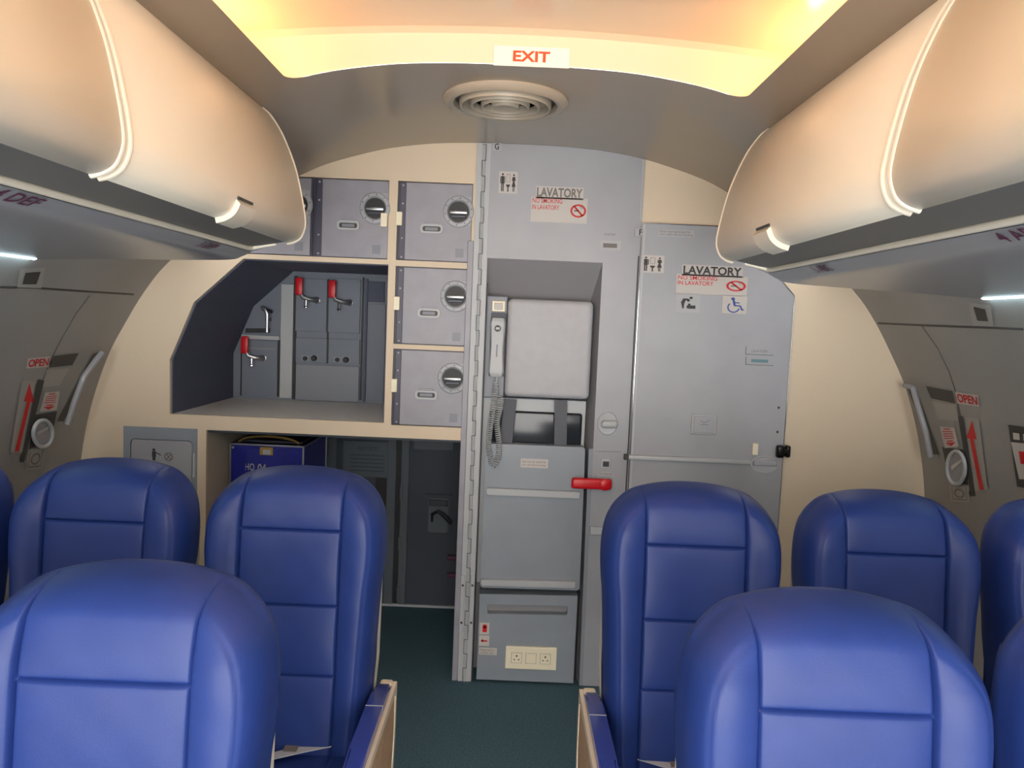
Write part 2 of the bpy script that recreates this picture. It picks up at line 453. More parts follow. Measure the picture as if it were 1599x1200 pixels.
# ---------------------------------------------------------------- blue service cart under the counter
yc = 3.34
tl = P(358, 692, yc); tr = P(475, 697, yc)
cx0, cx1, cz1 = tl.x, tr.x, (tl.z+tr.z)/2
cart = thing('service_cart', 'blue galley trolley with metal edges standing under the counter', 'trolley', ((cx0+cx1)/2, yc+.2, 0))
obj('body', B(cx0+.004, cx1-.004, yc+.006, yc+.42, .07, cz1-.006), 'cart', cart)
fr = bmesh.new()
for x in (cx0, cx1-.008):
    for y in (yc, yc+.412): box(fr, x, x+.008, y, y+.008, .07, cz1, bev=.001)
for y in (yc, yc+.412): box(fr, cx0, cx1, y, y+.008, cz1-.008, cz1, bev=.001)
for x in (cx0, cx1-.008): box(fr, x, x+.008, yc, yc+.42, cz1-.008, cz1, bev=.001)
obj('edge_frame', fr, 'metal', cart)
dr = obj('door', prism(bmesh.new(), rpoly([(cx0+.02, .1), (cx1-.02, .1), (cx1-.02, cz1-.02), (cx0+.02, cz1-.02)], .02), yc-.004, yc+.006, bev=.003), 'cart', cart)
pn = bmesh.new()
for xx in (cx0+.07, cx1-.075): prism(pn, rpoly([(xx, .2), (xx+.004, .2), (xx+.004, cz1-.04), (xx, cz1-.04)], .002), yc-.006, yc-.004)
obj('rib', pn, 'cart', dr)
x0, x1, z0, z1 = rectq(406, 698, 427, 711, yc)
pl = obj('name_plate', B(x0, x1, yc-.007, yc-.003, z0, z1, bev=.002), 'brass', cart)
obj('plate_window', B(x0+.015, x1-.01, yc-.008, yc-.0065, z0+.004, z1-.012), 'lightg', pl)
x0, x1, z0, z1 = rectq(383, 724, 416, 737, yc)
obj('lettering', printed([('t', 'HQ', 0, 0, .45, 1, .02), ('t', '04', .6, 0, 1, 1, .02)], rmap((x0, x1, z0, z1), yc-.0046)), 'sticks', cart)
sc = bmesh.new()
lathe(sc, (cx0+.018, yc-.0045, cz1-.018), [(.006, .001), (.006, -.002), (0, -.003)], n=12)
obj('screw', sc, 'metal', cart)
hd = []
for i in range(13):
    t = i/12; hd.append((cx0+.03+(cx1-cx0-.06)*t, yc+.03, cz1+.004+.028*math.sin(PI*t)**.6))
obj('handle', tube(bmesh.new(), hd, .006), 'brass', cart, smooth=True)
obj('handle', tube(bmesh.new(), [(x, yc+.38, z) for x, y, z in hd], .006), 'brass', cart, smooth=True)
obj('brake_tray', B(cx0+.02, cx1-.02, yc+.05, yc+.36, cz1-.002, cz1+.010, bev=.002), 'dmetal', cart)
for x in (cx0+.04, cx1-.04):
    for y in (yc+.06, yc+.36):
        c = obj('caster', lathe(bmesh.new(), (x, y-.012, .035), [(.035, 0), (.035, .024)], n=20), 'nearblack', cart)
        obj('caster_fork', B(x-.012, x+.012, y-.014, y+.014, .035, .072), 'dmetal', c)

# ---------------------------------------------------------------- small stowage door, lower left
t = thing('waste_flap', 'blue-grey flap door with two pictograms low on the left of the bulkhead', 'flap door', ((sp[0]+sp[1])/2, YB, sp[2]))
obj('frame', prism(bmesh.new(), [(sp[0], sp[2]), (sp[1], sp[2]), (sp[1], sp[3]), (sp[0], sp[3])], YB-.002, YB+.012,
    [rpoly([(sp[0]+.028, sp[2]+.03), (sp[1]-.02, sp[2]+.03), (sp[1]-.02, sp[3]-.05), (sp[0]+.028, sp[3]-.05)], .02)]), 'pmid', t)
fl = obj('flap', prism(bmesh.new(), rpoly([(sp[0]+.031, sp[2]+.033), (sp[1]-.023, sp[2]+.033), (sp[1]-.023, sp[3]-.053), (sp[0]+.031, sp[3]-.053)], .018), YB+.001, YB+.014), 'pgrey', t)
obj('backing', B(sp[0]-.006, sp[1]+.006, YB+.0185, YB+.1, sp[2]-.006, sp[3]+.006), 'pmid', t)
ic = rectq(236, 701, 270, 720, YB)
obj('pictogram', printed([('c', .12, .88, .07, 1.6), ('r', .04, .3, .22, .76), ('r', .06, 0, .2, .3), ('l', (.2, .66), (.42, .5), .07), ('r', .4, .42, .44, .5)], rmap(ic, YB+.0004)), 'blackp', t)
obj('pictogram', printed([('o', .8, .35, .15, .2, 1.75), ('l', (.68, .62), (.92, .08), .05), ('l', (.68, .08), (.92, .62), .05)], rmap(ic, YB+.0004)), 'greyp', t)
obj('latch', B(sp[1]-.017, sp[1]-.008, YB-.006, YB-.001, sp[3]-.2, sp[3]-.1, bev=.002), 'lightg', t)

# ---------------------------------------------------------------- lockers
def locker(cx, cz, label, clip):
    t = thing('galley_locker', label, 'locker', (cx, YB, cz-LH/2), 'grey metal lockers in the cream bulkhead')
    x0, x1, z0, z1 = cx-LW/2+.001, cx+LW/2-.001, cz-LH/2+.001, cz+LH/2-.001
    yf = YB+.006
    obj('carcass', B(x0-.006, x1+.006, YB+.0185, YB+.3, z0-.006, z1+.006), 'lockd', t)
    d = obj('door', B(x0+.012, x1-.001, yf, YB+.018, z0+.003, z1-.003, bev=.001), 'lock', t)
    h = obj('hinge_strip', B(x0+.008, x0+.032, yf-.004, yf+.004, z0+.004, z1-.004, bev=.002), 'lockd', t)
    for f in (.04, .28, .72, .95): obj('screw', lathe(bmesh.new(), (x0+.020, yf-.004, z0+(z1-z0)*f), [(.004, .001), (.004, -.001), (0, -.002)], n=10), 'pgrey', h)
    # round paddle latch
    lx, lz = x0+.243, z0+.2
    rp = obj('latch_plate', prism(bmesh.new(), rpoly([(lx-.0, lz-.052), (x1-.004, lz-.052), (x1-.004, lz+.06), (lx-.0, lz+.06)], .004), yf-.003, yf+.001), 'pgrey', t)
    rg = obj('latch_ring', lathe(bmesh.new(), (lx, yf, lz), [(.062, 0), (.062, -.005), (.058, -.009), (.046, -.010), (.0425, -.006), (.042, -.002), (0, -.002)], n=36, sz=1.02), 'pgrey', t, smooth=True)
    obj('latch_recess', lathe(bmesh.new(), (lx, yf-.0025, lz), [(.0415, 0), (.041, -.0015), (0, -.0015)], n=30), 'nearblack', rg)
    obj('paddle', B(lx-.036, lx+.036, yf-.014, yf-.003, lz-.010, lz+.004, bev=.004), 'metal', rg, smooth=True)
    obj('paddle_lip', B(lx-.030, lx+.030, yf-.009, yf-.003, lz-.025, lz-.014, bev=.002), 'dmetal', rg)
    for k in range(10):
        a = k*PI/5+.2; rv = lathe(bmesh.new(), (lx+.053*math.cos(a), yf-.0092, lz+.053*math.sin(a)), [(.0025, 0), (.0025, -.002)], n=8); obj('rivet', rv, 'lockd', rg)
    # recessed card holder
    hx, hz = x0+.138, z0+.128
    out = rpoly([(hx-.045, hz-.018), (hx+.045, hz-.018), (hx+.045, hz+.018), (hx-.045, hz+.018)], .016, 6)
    inn = rpoly([(hx-.036, hz-.010), (hx+.036, hz-.010), (hx+.036, hz+.010), (hx-.036, hz+.010)], .009, 6)
    ch = obj('card_holder', prism(bmesh.new(), out, yf-.009, yf, [inn]), 'lightg', t)
    obj('card', prism(bmesh.new(), inn, yf-.002, yf), 'wdark', ch)
    obj('card_slip', B(hx-.026, hx+.024, yf-.004, yf-.0015, hz-.006, hz+.006), 'pgrey2', ch)
    obj('tab', B(hx-.028, hx+.028, yf-.006, yf, hz+.018, hz+.026, bev=.001), 'lock', ch)
    obj('embossed_label', B(x0+.235, x0+.268, yf-.0008, yf+.001, z0+.02, z0+.055), 'pgrey2', t)
    if clip == 'l': obj('clip', B(x0-.004, x0+.020, YB-.012, YB+.001, cz-.02+.0, cz+.034, bev=.002), 'ivory', t)
    if clip == 'r': obj('clip', B(x1-.028, x1-.002, YB-.012, YB+.004, cz-.028, cz+.026, bev=.002), 'ivory', t)
    return t
locker(xA, zA, 'grey locker left of the top right one, latch partly covered by a cream clip', 'r')
locker(LX, zB[0], 'grey locker at the top of the right-hand column of three', 'l')
locker(LX, zB[1], 'grey locker in the middle of the right-hand column of three', 'l')
locker(LX, zB[2], 'grey locker at the foot of the right-hand column of three, just above the bay', 'l')
locker(xA-LW-.012, zA, 'grey locker mostly hidden behind the end of the left overhead bin', None)

# ---------------------------------------------------------------- printed urn wall in the niche
yn = YR
def npl(a, b, c, d, th, m, par, name='panel', bev=.001): 
    R = rectq(a, b, c, d, yn); return obj(name, B(R[0], R[1], yn-th, yn-.0005, R[2], R[3], bev=bev), m, par)
q = P(500, 620, yn)
ur = thing('water_boiler', 'pair of tall grey water boiler fronts side by side at the back of the niche', 'water boiler', (P(513, 620, yn).x, yn, zc_top))
npl(463, 436, 511, 518, .012, 'nicheb', ur); npl(514, 436, 563, 520, .012, 'nicheb', ur)
npl(463, 528, 511, 566, .012, 'nicheb', ur); npl(514, 530, 562, 568, .012, 'nicheb', ur)
npl(463, 571, 561, 626, .016, 'pgrey2', ur, 'lower_panel')
npl(511, 436, 514, 568, .004, 'nearblack', ur, 'gap')
npl(458, 432, 463, 624, .006, 'nearblack', ur, 'gap'); npl(564, 434, 567, 626, .006, 'nearblack', ur, 'gap')
pi = thing('grey_pillar', 'narrow upright grey strip left of the tall boiler fronts', 'panel', (P(450, 622, yn).x, yn, zc_top))
npl(439, 445, 458, 622, .012, 'lightg', pi)
cb = thing('cupboard_front', 'shaded grey cupboard front at the right side of the niche back', 'cupboard', (P(588, 625, yn).x, yn, zc_top))
npl(569, 436, 573, 628, .015, 'nichew', cb, 'upright'); npl(575, 476, 601, 628, .010, 'nicheb', cb, 'door'); npl(575, 440, 601, 472, .010, 'nichew', cb, 'upper_panel')
sb = thing('small_boiler', 'short grey boiler front with a red tap beside the blue niche wall', 'water boiler', (P(405, 618, yn).x, yn, zc_top))
npl(379, 532, 434, 617, .012, 'nicheb', sb, 'front'); npl(382, 542, 432, 546, .0125, 'pgrey2', sb, 'drip_rail'); npl(379, 524, 438, 530, .02, 'lightg', sb, 'ledge')
gb = bmesh.new()
for k in range(22):
    R = rectq(384+k*1.75, 513, 384.8+k*1.75, 520, yn); box(gb, R[0], R[1], yn-.006, yn, R[2], R[3])
obj('grille', gb, 'nearblack', sb)
npl(434, 530, 437, 620, .005, 'nearblack', sb, 'gap'); npl(376, 545, 378, 618, .005, 'nearblack', sb, 'gap')
def tap(px, py, label, k=1.0):
    q = P(px+7, py+2, yn); x, z = q.x, q.z
    t = thing('tap', label, 'tap', (x, yn, z), 'red-handled taps in the niche')
    obj('grip', B(x-.095*k, x-.06*k, yn-.06, yn-.04, z+.01*k, z+.095*k, bev=.006), 'red', t, smooth=True)
    obj('valve', tube(bmesh.new(), [(x-.075*k, yn-.05, z+.03*k), (x-.06*k, yn-.05, z+.0), (x-.03*k, yn-.045, z-.008*k), (x, yn-.02, z-.01*k), (x, yn-.012, z-.01*k)], [.008, .010, .010, .013, .018]), 'metal', t, smooth=True)
    obj('spout', tube(bmesh.new(), [(x-.045*k, yn-.045, z-.005), (x-.045*k, yn-.045, z-.04*k), (x-.045*k, yn-.045, z-.045*k), (x-.045*k, yn-.045, z-.05*k)], [.007, .006, .010, .010]), 'chrome', t, smooth=True)
    obj('flange', lathe(bmesh.new(), (x, yn-.013, z-.01*k), [(.018, 0), (.018, -.004), (.012, -.007)], n=20), 'metal', t, smooth=True)
tap(405, 554, 'red-handled tap on the short boiler beside the blue niche wall')
tap(489, 464, 'red-handled tap on the left one of the tall boiler fronts')
tap(540, 468, 'red-handled tap on the right one of the tall boiler fronts')
q = P(421, 500, yn)
fa = thing('swan_tap', 'grey metal swivel tap above the short boiler', 'tap', (q.x, yn, q.z))
obj('neck', tube(bmesh.new(), [(q.x-.03, yn-.03, q.z+.06), (q.x-.01, yn-.035, q.z+.05), (q.x, yn-.035, q.z+.03), (q.x, yn-.035, q.z-.03), (q.x, yn-.035, q.z-.06)], [.009, .012, .008, .007, .008]), 'metal', fa, smooth=True)
obj('lever', tube(bmesh.new(), [(q.x-.02, yn-.035, q.z+.055), (q.x+.025, yn-.04, q.z+.04)], .007), 'dmetal', fa, smooth=True)
obj('mount', B(q.x-.01, q.x+.01, yn-.035, yn-.001, q.z-.005, q.z+.01), 'dmetal', fa)
for (a, b, wh) in ((478, 560, 'left'), (492, 559.5, 'left'), (528, 562, 'right'), (541.5, 562, 'right')):
    q = P(a, b, yn); big = a in (492, 541.5)
    t = thing('control_knob', '%s black knob low on the %s boiler front' % ('round' if big else 'small lever-like', wh), 'knob', (q.x, yn-.012, q.z))
    r = .014 if big else .010
    obj('cap', lathe(bmesh.new(), (q.x, yn-.012, q.z), [(r, 0), (r, -.014), (r*.7, -.018), (0, -.018)], n=20), 'nearblack', t, smooth=True)
    obj('base', B(q.x-.02, q.x+.02, yn-.015, yn-.0125, q.z-.012, q.z+.016), 'pgrey2', t)

# ---------------------------------------------------------------- grey galley panel with crew seat
YP = YB-.008
gp = thing('galley_partition', 'tall grey panel from floor to ceiling with lavatory signs, beside the hinge post', 'panel', ((XH+XR)/2, YB, 0))
rc = [(PX(760, 470), 0), (PX(760, 405), PZ(760, 403)), (PX(940, 410), PZ(940, 411)), (PX(930, 700), PZ(760, 403)-.7), (PX(908, 1060), 0)]
z_rt = (PZ(760, 403)+PZ(940, 411))/2
xr0, xr1 = PX(757, 520), PX(933, 560)
g_out = [(XH, 0), (xr0, 0), (xr0, z_rt), (xr1, z_rt), (xr1, 0), (XR, 0), (XR, zprof(XR)-.001)]
g_out += [(XR+(XH-XR)*i/10, zprof(XR+(XH-XR)*i/10)-.001) for i in range(1, 11)]
bmg = prism(bmesh.new(), g_out, YP, YB+.018)
obj('panel', bmg, 'pgrey', gp)
DEP = .12
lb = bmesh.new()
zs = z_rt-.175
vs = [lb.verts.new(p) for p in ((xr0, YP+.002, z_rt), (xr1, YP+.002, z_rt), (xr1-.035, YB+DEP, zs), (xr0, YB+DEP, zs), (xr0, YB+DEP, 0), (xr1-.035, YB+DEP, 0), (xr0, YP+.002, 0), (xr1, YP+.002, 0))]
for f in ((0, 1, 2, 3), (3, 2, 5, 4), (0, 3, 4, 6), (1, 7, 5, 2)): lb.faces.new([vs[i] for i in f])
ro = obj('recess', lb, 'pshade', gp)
# seam lines, edge strip and piano hinge
x0 = XH
hg = obj('piano_hinge', B(x0-.028, x0+.026, YP-.006, YP+.004, 0, zprof(XH)-.002), 'lightg', gp)
kn = bmesh.new(); n = 36; H = zprof(XH)-.01
for k in range(n):
    z0 = k*H/n; dx = .0
    tube(kn, [(x0+.0+dx, YP-.008, z0+.002), (x0+.0+dx, YP-.008, z0+H/n-.002)], .0055, n=8)
obj('knuckles', kn, 'lightg', hg, smooth=True)
gb_ = bmesh.new()
for k in range(n):
    z0 = k*H/n; e = .0075 if k % 2 else -.0075; z1 = z0+H/n
    box(gb_, x0+e-.0009, x0+e+.0009, YP-.0145, YP-.0135, z0, z1); box(gb_, x0-.0075, x0+.0075, YP-.0145, YP-.0135, z1-.001, z1+.001)
obj('knuckle_gap', gb_, 'wdark', hg)
obj('guard_strip', B(x0-.052, x0-.029, YP-.004, YB, 0, P(740, 377).z, bev=.002), 'lock', gp)
obj('dark_seam', B(x0+.0305, x0+.0345, YP-.001, YP+.002, 0, z_rt-.1), 'nearblack', gp)
br = obj('hinge_bracket', B(x0-.030, x0-.012, YP-.012, YP-.006, P(718, 985).z, P(718, 897).z, bev=.003), 'lightg', gp)
obj('bolt', lathe(lathe(bmesh.new(), (x0-.021, YP-.012, P(718, 912).z), [(.005, 0), (.004, -.003)], n=10), (x0-.021, YP-.012, P(718, 970).z), [(.005, 0), (.004, -.003)], n=10), 'dmetal', br)
br = obj('hinge_bracket', B(x0+.010, x0+.028, YP-.012, YP-.006, P(732, 985).z, P(732, 897).z, bev=.003), 'lightg', gp)
obj('bolt', lathe(lathe(bmesh.new(), (x0+.019, YP-.012, P(732, 912).z), [(.005, 0), (.004, -.003)], n=10), (x0+.019, YP-.012, P(732, 970).z), [(.005, 0), (.004, -.003)], n=10), 'dmetal', br)
obj('edge_strip', B(XR-.012, XR-.002, YP-.004, YP+.002, P(985, 345).z, zprof(XR)-.004), 'sticks', gp)
# stickers
def sticker(par, rc4, y, prs, m='stick', mp='blackp', name='sticker', th=.0012):
    R = rectq(*rc4, y); s = obj(name, rplate(R, y-th, th), m, par)
    if prs: 
        if not isinstance(mp, (list, tuple)): prs = [prs]; mp = [mp]
        for p_, m_ in zip(prs, mp): obj('print', printed(p_, rmap(R, y-th-.0005)), m_, s)
    return s
MANWOMAN = [('c', .20, .86, .055, .9), ('r', .12, .42, .28, .78), ('r', .07, .45, .11, .76), ('r', .29, .45, .33, .76), ('r', .13, .08, .19, .42), ('r', .21, .08, .27, .42),
            ('c', .80, .84, .05, .9), ('p', [(.73, .76), (.87, .76), (.90, .60), (.84, .54), (.91, .30), (.69, .30), (.76, .54), (.70, .60)]), ('r', .75, .08, .79, .30), ('r', .81, .08, .85, .30),
            ('p', [(.38, .40), (.62, .40), (.58, .30), (.53, .27), (.53, .12), (.57, .08), (.43, .08), (.47, .12), (.47, .27), (.42, .30)]),
            ('l', (.40, .52), (.60, .52), .015), ('l', (.40, .86), (.60, .86), .015), ('l', (.405, .52), (.405, .86), .015), ('l', (.595, .52), (.595, .86), .015)]
sticker(gp, (779, 268, 808, 302), YP, MANWOMAN)
sticker(gp, (837, 292, 911, 311), YP, [('t', 'LAVATORY', .02, .12, .98, .9, .028)], mp='greyp')
NOSMOKE = [('o', .84, .5, .105, .14, 1.9), ('l', (.76, .70), (.92, .30), .04)]
CIG = [('r', .765, .47, .85, .53), ('o', .87, .62, .02, .03, 1.9, -60, 120), ('o', .90, .66, .03, .04, 1.9, -60, 120)]
sticker(gp, (829, 309, 917, 348), YP, [[('t', 'NO SMOKING', .02, .76, .55, .95, .008), ('t', 'IN LAVATORY', .02, .5, .5, .69, .008)]+NOSMOKE, CIG], mp=('redp', 'greyp'))
sticker(gp, (769, 223, 783, 235), YP, [('t', 'G', .25, .1, .75, .9, .02)], m='sticks')
sticker(gp, (941, 361, 964, 370), YP, [('t', 'LAVATORY', .1, .2, .9, .6)], m='pgrey', mp='greyp')
s = sticker(gp, (936, 376, 969, 391), YP, [('r', .17, .25, .83, .7)], m='sticks', mp='greyp', th=.003)
sticker(gp, (934, 737, 958, 744), YP, [('t', 'For crew only', .06, .15, .94, .85)], m='sticks', mp='greyp')
kx = P(948, 661)
kb = obj('turn_knob', lathe(bmesh.new(), (kx.x, YP, kx.z), [(.043, 0), (.043, -.003), (.040, -.006), (.03, -.004), (0, -.004)], n=36, sz=1.12, sx=.95), 'lightg', gp, smooth=True)
obj('thumb_turn', B(kx.x-.026, kx.x+.040, YP-.032, YP-.003, kx.z-.017, kx.z+.015, bev=.012, seg=3), 'lightg', kb, smooth=True)
R = rectq(938, 716, 953, 731, YP); s = obj('catch', B(*R[:2], YP-.008, YP, *R[2:], bev=.003), 'lightg', gp)
obj('catch_recess', B(R[0]+.008, R[1]-.006, YP-.0085, YP-.007, R[2]+.006, R[3]-.012), 'dmetal', s)
R = rectq(921, 822, 948, 834, YP); obj('wall_bar', B(R[0], R[1]+.03, YP-.02, YP, *R[2:], bev=.003), 'lightg', gp)
lb = bmesh.new(); tube(lb, [P(930, 705, YP-.001), P(969, 706, YP-.001)], .001, n=6); obj('panel_seam', lb, 'pgrey2', gp)
obj('door_edge_gap', B(XR-.008, XR-.004, YP-.0045, YP+.001, 0.0, P(985, 400).z), 'nearblack', gp)
# crew seat in the recess
YS = YB-.004
cs = thing('jump_seat', 'folded grey crew seat with headrest pad and dark harness in the panel recess', 'crew seat', ((xr0+xr1)/2, YB+.05, 0))
x0 = PX(790, 545, YS); R = rectq(790, 469, 924, 623, YS)
obj('headrest', B(R[0], R[1], YS, YB+DEP-.005, R[2], R[3], bev=.022, seg=5), 'cushion', cs, smooth=True)
R1 = rectq(750, 625, 916, 692, YS)
sx0, sx1 = xr0+.002, R1[1]
yb2 = YB+.05
obj('seat_housing', B(sx0, sx1, yb2+.0, YB+DEP-.004, PZ(830, 920), PZ(830, 625), bev=.004), 'lightg', cs)
R2 = rectq(764, 643, 908, 694, yb2)
obj('backrest_pad', B(R2[0], R2[1], yb2-.012, yb2+.002, R2[2], R2[3], bev=.010, seg=3), 'screen', cs, smooth=True)
for a, b in (((797, 624), (790, 694)), ((876, 625), (875, 696))):
    pa, pb = P(*a, YS+.02), P(*b, YS+.02)
    obj('harness_strap', prism(bmesh.new(), [(pa.x-.026, pa.z), (pa.x+.026, pa.z), (pb.x+.026, pb.z), (pb.x-.026, pb.z)], YS+.02, YS+.026, bev=.001), 'webb', cs)
q = [(759, 693), (914, 699), (905, 923), (749, 918)]
sf = obj('seat_pan', prism(bmesh.new(), rpoly(pxy(q, YP-.01), .012), YP-.01, YB+.05, bev=.004), 'pmid', cs)
for pts in (((760, 763), (905, 769), (905, 779), (760, 773)), ((751, 906), (898, 909), (898, 919), (751, 915))):
    obj('grab_rail', prism(bmesh.new(), rpoly(pxy(pts, YP-.03), .004), YP-.03, YP-.01, bev=.003), 'lightg', sf)
R = rectq(813, 717, 856, 731, YP-.01); s = obj('sticker', rplate(R, YP-.0115, .002, r=.004), 'stick', sf)
obj('handset_shade_backing', B(*rectq(765, 489, 789, 588, YS)[:2], YS+.004, YB+DEP-.006, *rectq(765, 489, 789, 588, YS)[2:], bev=.003), 'webb', cs)  # dark tone puts the shadow around the handset into the colour
R = rectq(768, 470, 789, 487, YS); s = obj('call_button', B(*R[:2], YS+.002, YB+DEP-.01, *R[2:], bev=.004), 'ivory', cs)
obj('button_face', B(R[0]+.010, R[1]-.010, YS-.001, YS+.003, R[2]+.008, R[3]-.008, bev=.002), 'stick', s)
obj('side_board', B(sx0, rectq(763, 470, 789, 600, YS)[1]+.002, YS+.02, YB+DEP-.008, PZ(770, 622), PZ(770, 462), bev=.004), 'pgrey2', cs)
obj('seat_label', printed([('t', 'Seat must be stowed for', .06, .55, .92, .85), ('t', 'taxi, take-off and landing.', .06, .15, .92, .45)], rmap(rectq(813, 717, 856, 731, YP-.01), YP-.012)), 'greyp', cs)
# lower drawer unit
q = [(749, 928), (902, 931), (893, 1064), (743, 1060)]
du = thing('crew_cabinet', 'grey drawer front with a slot handle beneath the folded crew seat', 'drawer', (P(820, 1064).x, YB, 0))
Rd = pxy(q, YP-.008); zb = .012; Rd = [Rd[0], Rd[1], (Rd[1][0], zb), (Rd[0][0], zb)]
slot = rpoly(pxy([(761, 944), (886, 947), (886, 961), (761, 959)], YP-.008), .008)
obj('front', prism(bmesh.new(), Rd, YP-.008, YB+.04, [slot]), 'pmid', du)
obj('slot_back', B(Rd[0][0]+.01, Rd[1][0]-.01, YB+.02, YB+.03, Rd[0][1]-.11, Rd[0][1]-.03), 'pshade', du)
obj('base_gap', B(Rd[0][0]-.002, xr1-.02, YB+.041, YB+.10, 0.001, Rd[0][1]+.01), 'nearblack', du)
sticker(du, (749, 973, 764, 991), YP-.008, [[('r', .3, .2, .75, .85)], [('c', .52, .62, .12)]], mp=('red', 'stick'))
sticker(du, (748, 993, 764, 1009), YP-.008, [('r', .2, .42, .8, .56), ('p', [(.4, .7), (.4, .3), (.15, .5)])], mp='red')
sticker(du, (748, 1012, 776, 1023), YP-.008, [('t', 'Release belt to', .08, .55, .8, .85), ('t', 'restrain seat', .08, .15, .8, .45)], mp='greyp')
# rail beside the seat
obj('side_rail', prism(bmesh.new(), [(PX(919, 700), PZ(919, 700)), (PX(926, 700), PZ(919, 700)), (PX(909, 1066), .002), (PX(904, 1066), .002)], YP-.006, YB+.03), 'pmid', gp)
# telephone handset and cord
R = rectq(764, 497, 788, 589, YS-.02)
ph = thing('telephone_handset', 'grey cabin telephone handset hanging beside the headrest pad', 'telephone', ((R[0]+R[1])/2, YS, R[2]))
xc = (R[0]+R[1])/2
body = bmesh.new()
prev = None; rings = []
for i in range(13):
    t = i/12; z = R[3]+(R[2]-R[3])*t
    wd = .029+.002*math.cos(t*PI*2); dp = .030-.010*math.sin(PI*t)
    if i in (0, 12): wd *= .8; dp *= .7
    rings.append([body.verts.new((xc+sx*wd*(1 if abs(sy) < .5 or 1 else 1), YS+.0-(dp if sy else 0), z)) for sx, sy in ((-1, 0), (-1, .9), (-.8, 1), (.8, 1), (1, .9), (1, 0))])
    for k, v in enumerate(rings[-1]):
        if k in (1, 4): v.co.y += .008
for a, b in zip(rings, rings[1:]):
    for k in range(6): body.faces.new((a[k], a[(k+1) % 6], b[(k+1) % 6], b[k]))
body.faces.new(rings[0]); body.faces.new(rings[-1][::-1])
bo = obj('handset', body, 'lightg', ph, smooth=True, ang=50)
obj('emblem', lathe(bmesh.new(), (xc, YS-.026, P(776, 513, YS).z), [(.013, 0), (.013, -.004), (0, -.005)], n=24), 'wdark', bo)
obj('emblem_bar', B(xc-.008, xc+.008, YS-.032, YS-.030, P(776, 514, YS).z-.002, P(776, 512, YS).z+.002), 'lightg', bo)
obj('grip_groove', B(xc-.003, xc+.003, YS-.0215, YS-.018, R[2]+.08, R[2]+.13, bev=.001), 'pgrey2', bo)
cd_ = bmesh.new(); cp = []
keys = [(776, 589), (773, 615), (769, 645), (764, 680), (763, 700), (770, 727), (778, 715), (779, 690), (776, 660), (780, 640), (783, 620)]
ks = [P(a, b, YP-.025) for a, b in keys]
dense = []
for i in range(len(ks)-1):
    p0, p1, p2, p3 = ks[max(i-1, 0)], ks[i], ks[i+1], ks[min(i+2, len(ks)-1)]
    for k in range(60):
        t = k/60; dense.append(.5*((2*p1)+(-p0+p2)*t+(2*p0-5*p1+4*p2-p3)*t*t+(-p0+3*p1-3*p2+p3)*t**3))
L = 0
for i, p in enumerate(dense):
    if i: L += (p-dense[i-1]).length
    tt = (dense[min(i+1, len(dense)-1)]-dense[max(i-1, 0)]).normalized(); nn = Vector((0, 1, 0)); bnn = tt.cross(nn)
    a = L/.0088*2*PI; rr = .0105 if i > 25 else .0005
    cp.append(p+nn*math.cos(a)*rr+bnn*math.sin(a)*rr)
cp2 = []
for a, b in zip(cp, cp[1:]): cp2 += [a, (a+b)/2]
obj('coiled_cord', tube(bmesh.new(), cp2, .0026, n=6), 'lightg', ph, smooth=True, ang=80)
# red latch handle
R = rectq(892, 747, 955, 764, YP-.03)
rh = thing('red_lever', 'bright red bar handle reaching over the right edge of the crew seat', 'handle', ((R[0]+R[1])/2, YP, R[2]))
obj('grip', B(R[0], R[1], YP-.045, YP-.022, R[2], R[3], bev=.011, seg=4), 'red', rh, smooth=True)
obj('pivot', lathe(bmesh.new(), (R[1]-.028, YP-.001, (R[2]+R[3])/2), [(.012, 0), (.012, -.03)], n=16), 'red', rh)
obj('boss', lathe(bmesh.new(), (R[1]-.028, YP-.044, (R[2]+R[3])/2), [(.024, .002), (.024, 0), (.018, -.004), (0, -.005)], n=24), 'red', rh, smooth=True)
# power sockets
R = rectq(789, 1011, 869, 1046, YP-.02)
so = thing('power_socket', 'ivory double power socket plate with a middle switch near the floor', 'socket', ((R[0]+R[1])/2, YP-.008, R[2]))
obj('plate', B(R[0], R[1], YP-.022, YP-.008, R[2], R[3], bev=.003), 'ivory', so)
wq = R[1]-R[0]; zm = (R[2]+R[3])/2
for k in range(3):
    c = R[0]+wq*(.22+.28*k); s = .021
    md_ = obj('socket' if k != 1 else 'switch', B(c-s, c+s, YP-.0245, YP-.021, zm-s, zm+s, bev=.0015), 'ivory', so)
    obj('gap', prism(bmesh.new(), [(c-s-.0012, zm-s-.0012), (c+s+.0012, zm-s-.0012), (c+s+.0012, zm+s+.0012), (c-s-.0012, zm+s+.0012)], YP-.0224, YP-.0218), 'greyp', md_)
    if k != 1:
        obj('pin_hole', printed([('c', .5, .72, .09), ('c', .28, .35, .07), ('c', .72, .35, .07)], lambda u, v, c=c: Vector((c-s+2*s*u, YP-.0248, zm-s+2*s*v))), 'wdark', md_)

